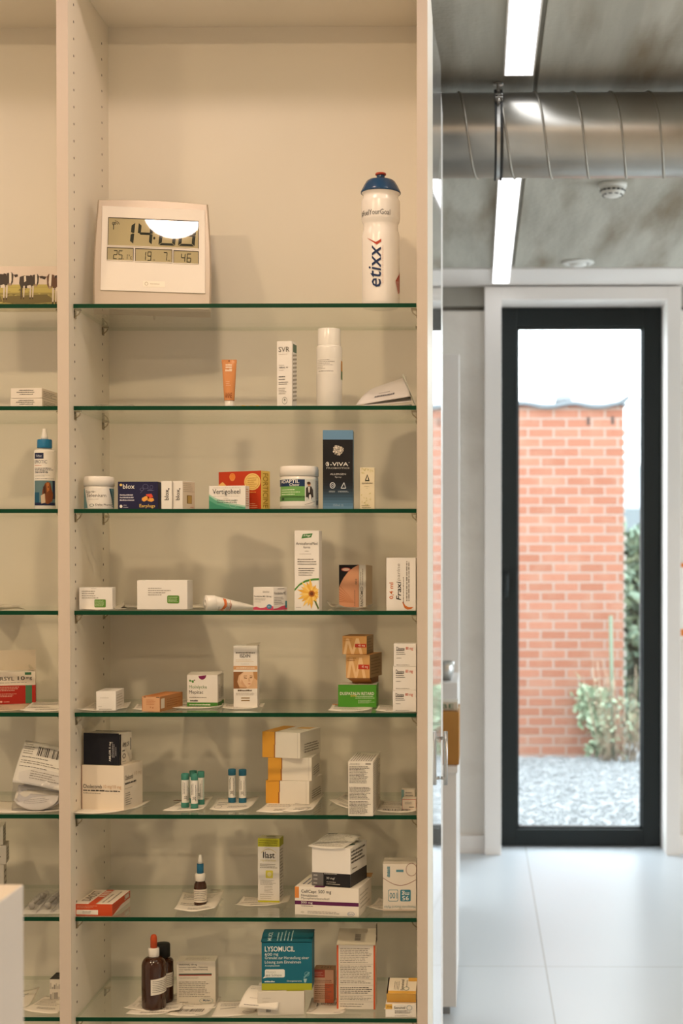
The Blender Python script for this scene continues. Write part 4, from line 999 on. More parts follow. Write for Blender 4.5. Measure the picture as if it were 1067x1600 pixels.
def tl(u, v, l):
    a = -PI*(.1+.95*u); p = Vector(tf(.55+.42*u, .02+.42*(1-v))); c = Vector((p.x, 0, r)); n_ = (p-c); n_.x = 0
    return p+n_.normalized()*(.0003+EPS*l)
def tl2(u, v, l):
    p = Vector(tf(u, v)); c = Vector((p.x, 0, r)); n_ = p-c; n_.x = 0; n_.normalize(); return p+n_*(.0003+EPS*l)
def tlab(u, v, l): return tl2(.95-.62*(1-v), .03+.36*u, l)
emit(mb, PG([(.18, .02), (.48, .02), (.40, .30), (.62, .62), (.62, .98), (.40, .98), (.44, .70), (.22, .35)], '#d2703a', 2) + L(.62, .1, .98, .8, 5, '#8a5a40', rot=90) + L(.05, .1, .16, .6, 2, '#7a756d', rot=90) + LN(.9, .05, .9, .95, .03, '#c9662f'), tlab, 10, 24); mb.build('tube_print', t)
c_ = carton('medicine_carton', 'square white carton with pink wave pattern left of the daisy box', 'carton', SZ[3]+.0002, 394, 428.5, 917.5, .042, d=2.688, side=26, faces={
    'f': L(.48, .16, .92, .24, 2, DK) + T('Furadantine MC 100 mg', .05, .36, .90, .44, DK, True) + L(.06, .48, .85, .58, 2, GY) + L(.06, .62, .5, .66, 1, GY) + PG([(0, .88), (.15, .84), (.35, .90), (.55, .88), (.8, .76), (1, .82), (1, .98), (0, .98)], '#cf4d68', 2) + E(.80, .83, .13, .10, '#3f7fa8', 3) + L(.72, .79, .88, .87, 2, '#e4edf2', l=4),
    'r': L(.3, .04, .95, .10, 1, DK) + T('Furadantine MC', .06, .2, .9, .32, DK) + L(.06, .40, .80, .76, 5, GY) + PG([(0, .92), (.3, .90), (.6, .82), (1, .78), (1, .98), (0, .98)], '#cf4d68', 2) + RR(.86, .60, .98, .90, '#3d8a97', 3, .02, .02)})
pet = []
cx_, cy_ = .70, .79
asp = (40*1.0)/(124*1.0)
for k in range(21):
    a = 2*PI*k/21+.1; ln_ = .62 if k % 2 else .52
    if math.cos(a) > 0: ln_ *= .62
    w_ = .062
    tip = (cx_+ln_*math.cos(a), cy_+ln_*asp*math.sin(a)); m1 = (cx_+ln_*.6*math.cos(a)-w_*math.sin(a), cy_+(ln_*.6*math.sin(a)+w_*math.cos(a))*asp); m2 = (cx_+ln_*.6*math.cos(a)+w_*math.sin(a), cy_+(ln_*.6*math.sin(a)-w_*math.cos(a))*asp)
    cl = lambda p_: (min(max(p_[0], .01), .99), min(max(p_[1], .6), .985))
    pet += PG([(cx_, cy_), cl(m1), cl(tip), cl(m2)], ('#ebbd58', '#f2cd74', '#e3ad45')[k % 3], 4+.05*k)
c_ = carton('salve_carton', 'tall white carton with a big yellow daisy at its foot', 'carton', SZ[3]+.0002, 460, 498.5, 829, .034, d=2.69, yaw=R_(-3), faces={'f':
    PG([(.28, .10), (.34, .045), (.74, .035), (.68, .085)], '#3e7a3a', 2) + T('A.Vogel', .36, .048, .66, .082, '#eef2e6', True, slant=.2) + T('ArnicaforceMed', .06, .145, .94, .18, DK) + T('forte', .36, .195, .64, .222, DK) + L(.42, .25, .58, .265, 1, GY) + L(.2, .285, .8, .30, 1, '#a59e93') + L(.12, .345, .9, .435, 3, '#5d574e', rag=.2) + L(.16, .46, .88, .57, 4, '#5d574e', rag=.25)
    + PG([(0, .73), (.2, .665), (.45, .62), (.75, .60), (1, .595), (1, .62), (.75, .625), (.45, .645), (.2, .69), (0, .76)], '#4d8a3c', 3) + pet + E(cx_, cy_, .13, .040, '#b0662a', 6) + E(cx_, cy_, .075, .023, '#6e3a1a', 6.5) + PG([(.74, .84), (.80, .83), (1, .97), (.96, .99)], '#5d6e33', 3) + L(.06, .955, .3, .97, 1, GY)})
c_ = carton('tablet_box', 'black and salmon carton with sunburst pattern and lifted side flap', 'carton', SZ[3]+.0016, 529.5, 571.5, 882.5, .040, yb=948.5, side=3, col='#e9cdb2', faces={'f':
    PG([(0, 0), (.74, 0), (.55, .06), (.35, .16), (.18, .30), (.06, .44), (0, .54)], '#17161b', 2) + E(.26, .11, .18, .045, '#c9605a', 3) + E(.26, .11, .14, .03, '#f0d0c0', 4)
    + PG([(.74, 0), (.55, .06), (.35, .16), (.18, .30), (.06, .44), (0, .54), (0, 1), (.74, 1)], '#e6a884', 1.5) + sum([PG([(.62, .80), (.62+1.0*math.cos(a), .80+.62*math.sin(a)), (.62+1.0*math.cos(a+.06), .80+.62*math.sin(a+.06))], '#d58e66', 1.7) for a in [PI+.12*k for k in range(-1, 13)] if .62+1.0*math.cos(a) < .74][:0], [])
    + sum([PG([(.60, .90), (max(0, .60-.60/max(.05, math.cos(b_))*math.cos(b_)), .90-.6*math.tan(b_)*.62), (max(0, .0), .90-.6*math.tan(b_)*.62-.03)], '#d08a62', 1.8) for b_ in [.05+.13*k for k in range(7)]], [])
    + L(.56, .42, .62, .98, 1, '#6b5a4d', rot=90) + T('100', .60, .34, .68, .46, DK, rot=-90) + R(.74, 0, 1, 1, WH, 3) + T('PANTOMED', .80, .52, .90, .98, DK, True, rot=90, l=6) + L(.78, .05, .92, .48, 2, '#8a8378', rot=90, l=6) + LN(.75, 0, .75, 1, .012, '#8a7a6a', 5, 1)})
hh = c_.h
flap(c_, 'side_flap', [(c_.w/2, -c_.d/2+.002, 0.004), (c_.w/2+.010, c_.d/2-.004, .004), (c_.w/2+.010, c_.d/2-.004, hh-.002), (c_.w/2+.001, -c_.d/2+.002, hh)], '#d3bfa6')
sheet('paper_slip', 'curled paper slip under the black and salmon sunburst carton', SZ[3], [(517, 945), (573, 944.5), (585, 950.5), (528, 952.5)], rx(9), curl=.010, seed=2)
c_ = carton('syringe_carton', 'white carton with sideways lettering and an orange swoosh', 'carton', SZ[3]+.0002, 603.5, 649.5, 871.5, .045, d=2.68, faces={'f':
    T('0,4 ml', .10, .47, .26, .78, '#c9692e', True, rot=90) + T('Fraxi', .34, .45, .50, .80, BK, True, rot=90, slant=.15) + T('parine', .36, .11, .50, .44, '#b3ada4', True, rot=90, slant=.15) + L(.54, .30, .62, .86, 1, '#8a8378', rot=90) + L(.66, .04, .80, .82, 2, '#6d675e', rot=90, rag=.1, fill=.5)
    + PG([(.54, .84), (.57, .83), (.64, .90), (.76, .935), (.92, .93), (.84, .97), (.72, .98), (.62, .95)], '#cf7030', 3)})

# ---- fifth shelf
K = 4; z = SZ[K]
sheet('paper_slip', 'paper slip under the small carton at the left end of the fifth shelf', z, [(146, 1101), (205, 1100), (195, 1110.5), (121, 1112)], rx(11), curl=.004)
carton('medicine_carton', 'small plain white carton pointing away at the left of the fifth shelf', 'carton', z+.0016, 150, 180.5, 1080.5, .075, yb=1110.5, side=14, faces={'f': L(.2, .30, .75, .36, 1, '#a39c90') + L(.1, .74, .3, .80, 1, '#a39c90') + L(.15, .88, .88, .96, 1, '#8a8378'), 't': L(.1, .2, .6, .8, 3, '#cfc8bc'), 'r': L(.1, .15, .9, .85, 5, '#c2bbaf')})
sheet('paper_slip', 'paper slip under the orange and brown long carton', z, [(214, 1103), (262, 1100), (262, 1109), (206, 1111)], rx(12), curl=.003)
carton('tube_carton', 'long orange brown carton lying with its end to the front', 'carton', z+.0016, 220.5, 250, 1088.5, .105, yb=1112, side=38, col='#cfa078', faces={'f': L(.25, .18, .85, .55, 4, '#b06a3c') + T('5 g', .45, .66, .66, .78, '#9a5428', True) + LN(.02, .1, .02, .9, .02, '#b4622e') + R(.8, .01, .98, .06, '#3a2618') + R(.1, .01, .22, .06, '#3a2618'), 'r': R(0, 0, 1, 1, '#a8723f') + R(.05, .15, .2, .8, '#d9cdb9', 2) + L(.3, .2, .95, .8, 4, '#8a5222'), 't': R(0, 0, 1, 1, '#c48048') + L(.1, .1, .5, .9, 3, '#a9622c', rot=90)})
sheet('paper_slip', 'paper slip sticking out in front of the green-banded tape carton', z, [(285, 1095), (352, 1094), (346, 1107), (262, 1108.5)], rx(13), curl=.003, lift=.0006)
mep = {'f': E(.50, .0, .13, .14, '#7a1850', 3, n=14, a1=PI) + T('Molnlycke', .07, .32, .65, .45, '#7d9a72') + T('Mepitac', .07, .48, .53, .62, '#4a4744') + L(.08, .66, .68, .74, 1, '#8a8378', rag=.1) + L(.10, .77, .42, .84, 1, '#4a4744', fill=.7) + R(0, .86, 1, 1, '#4d8a3a', 2) + L(.08, .90, .8, .96, 1, '#dfe8d2', l=4, fill=.7, rag=.1) + E(.10, .17, .03, .03, '#4d8a3a') + E(.19, .21, .035, .035, '#4d8a3a') + E(.25, .16, .02, .02, '#7a1850') + LN(.08, .2, .24, .16, .02, '#4d8a3a'), 'r': R(0, .86, 1, 1, '#3f7530', 2) + L(.2, .3, .9, .75, 3, '#5a5650', rot=90)}
o = carton('tape_carton', 'white tape carton with green base band, front one of two', 'carton', z+.0014, 291.5, 340, 1055, .034, yb=1104.5, side=7, faces=mep)
flap(o, 'tuck_flap', [(-o.w/2, -o.d/2+.001, o.h+.0006), (o.w/2, -o.d/2+.001, o.h+.0006), (o.w/2+.004, o.d/2, o.h+.006), (-o.w/2, o.d/2, o.h+.005)], '#dcd6ca')
o2 = carton('tape_carton', 'white tape carton with green band half hidden right behind its twin', 'carton', z+.0002, 303, 343, 1053, .034, d=o.depth+.046, side=7, faces=mep)
sheet('paper_slip', 'paper slip under the sun cream carton with a face', z, [(350, 1103), (414, 1102), (407, 1108.5), (345, 1109.5)], rx(14), curl=.004)
isd = L(.1, .10, .9, .125, 1, '#6a645a', rag=.0, fill=.8) + T('ISDIN', .27, .135, .70, .19, BK, True) + L(.1, .215, .9, .265, 2, '#d8c7a8') + L(.3, .29, .7, .30, 1, GY) + R(.0, .325, 1, .385, '#d3a272', 2) + L(.12, .345, .9, .37, 1, '#eee0cc', l=4, fill=.7)
isd += R(0, .42, 1, .69, '#d9b18a', 2) + PG([(0, .42), (.42, .42), (.22, .48), (.16, .58), (.24, .66), (.30, .69), (0, .69)], '#8a5c34', 3) + PG([(.42, .42), (.82, .42), (.84, .52), (.74, .62), (.58, .675), (.42, .66), (.30, .60), (.26, .50)], '#e6c3a0', 3.2) + LN(.44, .515, .56, .525, .016, '#8a6040', 4) + LN(.68, .515, .78, .51, .016, '#8a6040', 4) + LN(.42, .487, .56, .485, .012, '#b08660', 4) + LN(.68, .484, .80, .487, .012, '#b08660', 4) + PG([(.58, .612), (.66, .604), (.74, .61), (.66, .622)], '#bf7a62', 4) + PG([(.62, .52), (.66, .52), (.71, .572), (.62, .578)], '#d6ab86', 4) + PG([(.30, .60), (.42, .66), (.58, .675), (.46, .62), (.34, .54)], '#d3a682', 3.6) + PG([(.82, .42), (1, .42), (1, .56), (.86, .52)], '#b98a58', 3) + PG([(.24, .66), (.58, .675), (.5, .69), (.26, .69)], '#b58a62', 3.5)
isd += L(.18, .705, .8, .735, 1, '#6a5a48', fill=.8) + L(.1, .755, .9, .80, 3, '#a59e93', rag=.2) + R(.32, .835, .68, .85, '#8a6a2a', 2) + R(.32, .875, .68, .89, '#8a6a2a', 2)
o = carton('sun_cream_carton', 'tall white sun cream carton picturing a face', 'carton', z+.0012, 364.5, 402, 1009, .034, yb=1106, side=3.5, faces={'f': isd})
flap(o, 'top_flap', [(o.w*.0, -o.d/2+.006, o.h+.0004), (o.w/2, -o.d/2+.004, o.h+.0004), (o.w/2+.003, o.d/2-.004, o.h+.005), (0, o.d/2-.006, o.h+.002)], '#cfc6b8')
sheet('paper_slip', 'paper slip with orange edge under the green carton', z, [(520, 1103), (584, 1102.5), (579, 1112), (512, 1113)], rx(15) + R(0, 0, .45, .10, '#c97f45'), curl=.003)
o = carton('tablet_box', 'green carton carrying two orange cartons', 'carton', z+.0012, 528, 588, 1070, .060, yb=1105.5, col='#4f9a2f', yaw=0, faces={'f': T('DUSPATALIN RETARD', .05, .32, .94, .45, '#f0efe6', True) + T('200', .32, .44, .48, .52, '#e8c25a', True) + L(.45, .47, .96, .62, 2, '#d3e4c2', rag=.1) + L(.52, .66, .96, .82, 4, '#d3e4c2'), 't': R(0, 0, 1, 1, '#d8d2c6')})
o.ob.data.materials  # top is pale card
org = lambda: sum([PG(q_, '#e9c493', 1.5+.05*i_) for i_, q_ in enumerate(([(.04, 1), (.16, .12), (.27, .12), (.15, 1)], [(.16, .12), (.27, .12), (.47, 1), (.37, 1)], [(.37, 1), (.56, .12), (.67, .12), (.47, 1)], [(.56, .12), (.67, .12), (.84, 1), (.72, 1)]))], []) + R(.52, .42, .98, .62, '#bf3c28', 3) + T('45 mg', .66, .46, .92, .59, '#f0d8c4', True) + L(.05, .1, .45, .3, 2, '#b07a40')
d1 = o.depth+.004
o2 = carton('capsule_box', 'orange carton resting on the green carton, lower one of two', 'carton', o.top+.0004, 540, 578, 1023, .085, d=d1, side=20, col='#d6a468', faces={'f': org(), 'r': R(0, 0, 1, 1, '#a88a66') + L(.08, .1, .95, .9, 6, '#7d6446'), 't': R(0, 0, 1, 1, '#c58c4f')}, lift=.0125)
mb = MB(); w_, dd = o2.w, o2.d
fl = [(-w_/2+.001, -dd/2+.002, -.0003), (w_/2-.001, -dd/2+.002, -.0003), (w_/2-.004, dd/2-.004, -.0128), (-w_/2+.012, dd/2-.03, -.0128)]
flap(o2, 'bottom_flap', [fl[0], fl[1], (w_/2-.003, -dd/2+.03, -.0125), (-w_/2+.012, -dd/2+.022, -.0125)], '#b07a42')
MB().box(-w_/2+.006, w_/2-.004, -dd/2+.022, dd/2-.01, -.0125, -.0004, '#8d6236').build('folded_base', o2.ob)
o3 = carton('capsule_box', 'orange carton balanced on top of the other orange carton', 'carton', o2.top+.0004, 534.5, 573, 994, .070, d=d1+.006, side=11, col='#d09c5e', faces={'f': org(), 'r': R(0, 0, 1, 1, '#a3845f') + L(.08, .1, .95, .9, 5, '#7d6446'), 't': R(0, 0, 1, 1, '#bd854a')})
sheet('paper_slip', 'paper slip left of the stacked three small white cartons', z, [(592, 1104), (640, 1103), (640, 1112), (585, 1113.5)], rx(16), curl=.004, lift=.0005)
zz_ = z+.0014
for i, (x0, yt, yb, ad) in enumerate(((613.5, 1078.5, 1111.5, 'bottom'), (614, 1041.5, 1077, 'middle'), (615, 1006, 1040, 'topmost'))):
    o = carton('tablet_box', ad+' white carton of the stack of three at the right end of the fifth shelf', 'carton', zz_, x0, 650, yt, .040, d=2.683 if i else 2.682, yb=yb, group='stacked small white cartons', faces={'f': T('Diovane', .12, .13, .48, .30, DK, True) + T('80 mg', .54, .13, .86, .30, '#c7502f', True) + L(.12, .26, .6, .50, 3, '#5d574e', fill=.35) + L(.12, .60, .4, .66, 1, '#6d675e') + L(.12, .90, .85, .97, 1, '#8a8378')})
    zz_ = o.top+.0003

# ---- sixth shelf
K = 5; z = SZ[K]
sheet('paper_slip', 'large pale paper slip under the lower carton at left of the sixth shelf', z, [(140, 1256), (236, 1254), (196, 1270), (115, 1274)], L(.1, .1, .9, .3, 2, '#bdb4a4'), curl=.004)
o = carton('capsule_box', 'large cream carton under the black carton', 'carton', z+.0014, 125, 195, 1196, .080, yb=1266, side=31, col='#e8dccb', faces={
    'f': T('Cholecomb', .03, .43, .48, .52, DK, True) + T('10 mg/10 mg', .52, .43, .94, .53, '#c9a47a') + L(.03, .545, .92, .585, 1, '#4a4744', fill=.75, rag=.05, word=.09) + L(.03, .615, .5, .64, 1, '#a39c90', fill=.8) + LN(.0, .0, .0, 1, .012, '#9a6a58'),
    'r': T('Cholecomb', .06, .22, .48, .33, DK) + T('10 mg', .56, .19, .94, .30, '#c9b8a0') + L(.06, .38, .95, .43, 1, '#4a4744', fill=.8) + L(.06, .50, .6, .53, 1, '#a39c90') + L(.08, .6, .42, .9, 6, '#8a8378')})
o2 = carton('tablet_box', 'black carton with white side standing on the large cream carton', 'carton', o.top+.0004, 128.5, 188, 1147, .055, d=o.depth+.006, side=20, col='#e3dbcc', faces={
    'f': R(0, 0, 1, 1, '#15161f') + T('AMLOR 5 mg', .72, .28, .80, .90, '#ece8e0', True, rot=90) + L(.80, .2, .88, .75, 2, '#b9b6b8', rot=90) + L(.88, .25, .92, .7, 1, '#b9b6b8', rot=90),
    'r': R(0, 0, .12, 1, '#15161f', 1) + T('AMLOR', .2, .30, .80, .45, DK) + L(.2, .5, .5, .62, 1, DK) + RING(.35, .74, .13, .08, .3, '#2c2a28') + L(.2, .88, .6, .95, 1, GY) + R(.88, .2, .94, .6, '#2c2a28', 2), 't': R(0, 0, 1, .09, '#15161f', 1) + L(.2, .3, .8, .7, 3, '#c9c2b4')})
MB().box(-o2.w/2+.001, o2.w/2-.001, -o2.d/2-.0022, -o2.d/2-.0004, .001, o2.h+.002, '#15161f', .0004).build('front_lid', o2.ob)
b_ = bpy.data.objects[o2.ob.name]
# the lid carries the front lettering
mb = MB(); w_, h_ = o2.w, o2.h
emit(mb, T('AMLOR 5 mg', .72, .24, .79, .88, '#ece8e0', True, rot=90) + L(.80, .2, .88, .75, 2, '#b9b6b8', rot=90) + L(.89, .25, .93, .7, 1, '#b9b6b8', rot=90), lambda u, v, l: (-w_/2+u*w_, -o2.d/2-.0023-EPS*l, v*h_))
mb.build('lid_lettering', o2.ob)
# homeopathic granule tubes
def htube(label, group, x0, x1, yt, yb, colour, seed, z=z, d=None, twist=0.0):
    xm = (x0+x1)/2; d = d or Wz(xm, yb, z).y; s = d/F; r = (x1-x0)/2*s; p = W(xm, yb, d); h = W(xm, yt, d).z-z-.0009
    t = thing('granule_tube', label, 'tube', (p.x, d, z+.0009), (0, 0, twist), group)
    MB().lathe([(0, 0), (r*.92, 0), (r, .001), (r, .010), (r*.96, .011)], colour, 28).build('base_cap', t)
    MB().lathe([(r*.93, .0108), (r*.93, h-.0118), (r*.9, h-.0115)], '#b9cfc8!' if 'green' in label else '#8fb0c0!', 28).build('tube_body', t)
    MB().lathe([(r*.96, h-.012), (r, h-.0115), (r, h-.001), (r*.9, h), (r*.6, h), (r*.55, h-.001), (0, h-.001)], colour, 28).build('top_cap', t)
    mb = MB(); emit(mb, R(0, 0, 1, 1, '#e9e6df') + L(.12, .06, .42, .62, 2, '#55524c', rot=90, seed=seed) + T('30', .30, .70, .62, .84, DK, rot=90) + L(.55, .1, .9, .9, 2, '#8a8782', rot=90, seed=seed+3) + R(.9, 0, 1, 1, '#cfd6d0', 2), cyl(r*.94, .011, h-.023, -1.2, 1.2), 14, 0)
    mb.build('label', t); t.rotation_euler[2] += math.atan2(-p.x, d); return t
sheet('paper_slip', 'paper slip under the cluster of green granule tubes', z, [(296, 1248), (333, 1246), (317, 1267), (253, 1269)], rx(21), curl=.002)
o = MB().tube([(0, 0, .001), (.006, .004, .0015), (.013, .002, .001), (.019, .005, .0012)], .0008, '#6a4a30~', 6).build('wire_strip', loc=Wz(271, 1252, z+.001)); tag(o, 'thin brown strip of wire lying left of the green granule tubes', 'wire')
gcol = '#43887a~'
for i, (a, b2, yt, yb, tw, lab) in enumerate(((296, 308, 1204, 1256, .3, 'rear green granule tube of the cluster, behind the front one'), (283, 295.5, 1208.5, 1263, .2, 'leftmost green granule tube of the cluster of four'), (308.5, 319.5, 1205, 1258, -.5, 'rightmost green granule tube of the cluster of four'), (298, 309.5, 1209, 1264.5, 0, 'front middle green granule tube of the cluster of four'))):
    htube(lab, 'green granule tubes', a, b2, yt, yb, gcol, 30+i, twist=tw)
sheet('paper_slip', 'paper slip under the pair of blue granule tubes', z, [(340, 1250), (405, 1247), (387, 1267), (327, 1268)], L(.1, .3, .4, .6, 2, GY) + RING(.16, .72, .1, .12, .1, '#5a564f') + L(.4, .62, .9, .8, 2, '#8a8378'), curl=.003)
for i, (a, b2, yt, yb, lab) in enumerate(((356.5, 368.5, 1201.5, 1255, 'left blue granule tube of the pair'), (373, 385, 1202, 1255.5, 'right blue granule tube of the pair'))):
    htube(lab, 'blue granule tubes', a, b2, yt, yb, '#2a6a86~', 40+i)
sheet('paper_slip', 'wide paper slip under the yellow and white stacked cartons', z, [(430, 1246), (500, 1243), (478, 1270), (400, 1271.5)], rx(22), curl=.003)
sheet('paper_slip', 'paper slip lying further right under the yellow and white stacked cartons', z, [(480, 1243), (506, 1242), (488, 1268), (440, 1270)], rx(23), curl=.002, lift=.0012)
zz_ = z+.0020; dd0 = None
for i, (x0, x1, yt, yb, si, ad, yw) in enumerate(((414, 483.5, 1220, 1256, 22, 'bottom', None), (418, 487, 1184, 1220, 15, 'middle', None), (408, 470, 1144, 1183, 34, 'topmost', None))):
    dd0 = dd0 or max(2.674, Wz(448, yb, zz_).y)
    yf = .32 if i < 2 else .34
    o = carton('pen_carton', ad+' yellow and white carton of the stack of three on the sixth shelf', 'carton', zz_, x0, x1, yt, .10, d=dd0-.004*(i == 2), side=si, group='yellow and white stacked cartons', col='#e9e3d8', faces={
        'f': R(0, 0, yf, 1, '#e0a23a') + (R(yf-.012, 0, yf+.006, .5, '#8a4a28', 2) + R(yf-.028, .5, yf-.008, 1, '#8a4a28', 2)) + LN(.93, 0, .93, 1, .004, '#a39c90'),
        't': PG([(0, 0), (yf, 0), (yf, 1), (0, 1)], '#d59a3c') + LN(yf, 0, yf, 1, .012, '#8a4a28', 2) + R(.52, .06, .9, .36, '#d8b070', 2) + L(.45, .42, .9, .62, 2, '#b9b0a0'),
        'r': L(.2, .45, .9, .85, 4, '#8a8378', fill=.5, rag=.2)})
    zz_ = o.top+.0003
sheet('paper_slip', 'paper slip poking out left of the tall text-covered carton', z, [(541, 1242), (566, 1254), (556, 1269), (514, 1254)], rx(24), curl=.004)
sheet('paper_slip', 'paper slip right of the tall text-covered carton', z, [(595, 1254), (650, 1253), (650, 1271), (588, 1270)], rx(25, True), curl=.003)
d = 2.655; 
o = carton('medicine_carton', 'tall narrow white carton covered in small print jutting over the shelf edge', 'carton', z+.0018, 543.5, 582.5, 1190, .135, d=2.652, side=13.5, col='#e2dccf', faces={'f': T('ANORO', .06, .03, .46, .06, GY) + R(.7, .03, .92, .055, '#8a8378') + L(.05, .08, .95, .40, 12, '#55504a', fill=.45) + L(.05, .46, .95, .70, 9, '#55504a', fill=.45) + L(.05, .72, .95, .97, 10, '#55504a', fill=.45), 't': L(.05, .05, .95, .95, 9, '#8a8378', fill=.4, rot=90), 'r': L(.04, .04, .97, .96, 22, '#77726a', fill=.4)})
o = carton('medicine_carton', 'small red-edged white carton at the right end of the sixth shelf', 'carton', z+.0014, 628, 650, 1249, .030, yb=1265, yaw=0, col='#e4d9cb', faces={'f': RING(.5, .5, .0, .0, .1, '#b85a48') + R(0, 0, 1, .05, '#b85a48') + R(0, 0, .02, 1, '#b85a48') + R(.98, 0, 1, 1, '#b85a48') + R(0, .95, 1, 1, '#b85a48') + L(.2, .2, .8, .5, 2, GY) + L(.5, .65, .9, .85, 1, DK)})
carton('medicine_carton', 'small carton with teal stripe standing behind the red-edged carton', 'carton', z+.0014, 627, 648, 1234, .022, d=o.depth+.036, col='#d9d2c4', faces={'f': R(0, 0, .2, 1, '#7fa3a3') + L(.3, .1, .9, .9, 5, GY)})

# ---- seventh shelf
K = 6; z = SZ[K]
OR = '#c64a22'
o = carton('tablet_box', 'flat orange and white carton lying at the left end of the seventh shelf', 'carton', z+.0002, 115.5, 175, 1412.5, .115, yb=1431, side=31, col='#e4d8c8', faces={
    'f': R(0, 0, 1, 1, OR) + R(.04, .50, .62, .90, '#eae3d8', 2) + L(.2, .58, .45, .82, 2, '#6a645a', l=4) + L(.06, .12, .6, .38, 3, '#e0a888', l=4),
    'r': R(0, 0, 1, .62, OR) + PG([(0, .62), (.5, .62), (0, 1)], OR) + R(.68, .08, .95, .5, '#d9c9b8', 2) + RING(.81, .29, .13, .2, .15, '#6a4030') + L(.08, .2, .4, .6, 2, '#b03c18', l=3),
    't': R(.36, 0, .56, 1, OR, 2) + T('DAOST', .06, .12, .30, .80, '#7a6a58', True, rot=90) + sum([R(.38, .08+.12*k, .54, .16+.12*k, '#e4c8b4', 3) for k in range(4)], []) + L(.62, .1, .9, .9, 2, '#9a8f80', rot=90) + LN(.58, .0, .58, 1, .01, '#9a8f80')})
sheet('paper_slip', 'crumpled paper slip under the small brown nose spray bottle', z, [(286, 1400), (350, 1397), (335, 1426), (272, 1427)], rx(31), curl=.006, wob=.003, seed=7)
def lz(px, py, d, z0): return W(px, py, d).z-z0
d = Wz(313, 1415, z).y; s = d/F; p = W(313, 1415, d); z0 = z+.0026; r = 10*s
t = thing('nose_spray_bottle', 'small brown bottle with white collar, blue band and pointed nozzle', 'bottle', (p.x, d, z0))
Y = lambda py: lz(313, py, d, z0)
MB().lathe([(0, 0), (r*.92, 0), (r, .0015), (r, Y(1386)), (r*.92, Y(1381)), (r*.72, Y(1377)), (r*.70, Y(1375))], 'amber', 36).build('glass_body', t)
MB().lathe([(r*.74, Y(1376)), (r*.80, Y(1375.5)), (r*.80, Y(1366)), (r*.7, Y(1364.5)), (r*.5, Y(1364))], '#e9e4db!', 32).build('collar', t)
MB().lathe([(r*.52, Y(1364.5)), (r*.52, Y(1350)), (r*.45, Y(1349))], '#2a6f94~', 32).build('blue_band', t)
MB().lathe([(r*.42, Y(1349.5)), (r*.36, Y(1346)), (r*.22, Y(1337)), (r*.19, Y(1335.5)), (0, Y(1335.2))], '#eae6de!', 28).build('nozzle', t)
mb = MB(); emit(mb, R(0, 0, 1, 1, '#e6dfd2') + L(.1, .1, .9, .9, 6, '#55504a', rag=.2), cyl(r, Y(1408), Y(1388)-Y(1408), -1.4, 1.4), 24, 0); mb.build('label', t); face_cam(t)
o = MB().lathe([(.006, 0), (.009, .0004), (.009, .0010), (.006, .0012)], 'clip', 20, sx=1.2, sy=.5).build('plastic_ring', loc=Wz(337, 1391, z+.0001)); tag(o, 'tiny clear plastic ring lying behind the nose spray bottle', 'ring')
sheet('paper_slip', 'paper slip under the slim carton with yellow-green top band', z, [(380, 1405), (455, 1402), (446, 1415), (365, 1418)], rx(32), curl=.005)
LG = '#c3c233'
carton('eye_wipe_carton', 'slim white carton with yellow-green top band', 'carton', z+.0018, 402, 436.5, 1310, .032, yb=1410, side=6.5, faces={'f':
    R(0, 0, 1, .13, LG) + L(.04, .02, .96, .12, 3, '#7d7a20', rag=.1) + T('Ilast', .24, .21, .78, .31, BK, True) + sum([LN(.15+.07*k, .225-.06*math.sin(PI*k/10), .15+.07*(k+1), .225-.06*math.sin(PI*(k+1)/10), .008, '#c9b860') for k in range(10)], []) + T('Hydraclean', .14, .325, .84, .37, '#d9cf9a') + L(.1, .39, .92, .47, 3, '#7d776c', rag=.2) + RR(.36, .50, .70, .62, '#d9cf55', 2, .04, .015) + E(.53, .56, .1, .035, '#e9e2a8', 3) + L(.12, .645, .92, .73, 4, '#8a8378') + L(.3, .74, .7, .85, 5, '#a39c90') + L(.1, .86, .9, .95, 3, '#b9b2a4') + R(0, .97, 1, 1, LG),
    'r': R(0, 0, 1, .13, '#b3b22c') + L(.1, .16, .9, .94, 16, '#9a948a'), 't': R(0, 0, 1, 1, '#d6d0a8') + L(.3, .2, .8, .6, 1, DK)})
o = carton('tablet_box', 'wide white carton with purple stripe and orange corner', 'carton', z+.0002, 459, 561, 1387, .105, yb=1431, side=23, col='#e9e2d6', faces={
    'f': R(0, .0, .065, .40, '#d98a45', 2) + T('CellCept', .10, .10, .34, .24, DK, True) + T('500 mg', .37, .09, .57, .24, DK) + T('Filmtabletten', .10, .26, .36, .34, DK) + T('Mycophenolatmofetil', .10, .36, .54, .46, '#7a756d') + R(0, .50, 1, .63, '#5d1f4d', 2) + T('500 mg', .10, .515, .28, .615, '#efe9e0', True) + L(.1, .65, .34, .71, 1, DK) + L(.2, .84, .74, .94, 2, GY, rag=.2) + E(.12, .90, .03, .035, '#cfc8ba', 2) + RING(.88, .90, .055, .075, .12, '#4a6a94') + T('Roche', .845, .87, .915, .93, '#4a6a94'),
    't': R(.30, .0, .46, 1, '#5d1f4d', 2) + L(.05, .1, .26, .8, 3, '#5a6a8a', rot=90) + L(.6, .2, .9, .9, 3, '#b9b2a4', rot=90),
    'r': L(.1, .2, .9, .8, 4, '#b9b2a4')})
flap(o, 'end_flap', [(o.w/2-.03, o.d/2-.002, o.h+.0003), (o.w/2, o.d/2-.002, o.h+.0003), (o.w/2+.002, o.d/2+.004, o.h+.007), (o.w/2-.03, o.d/2+.004, o.h+.007)], '#c9a070')
dt = o.depth+.008
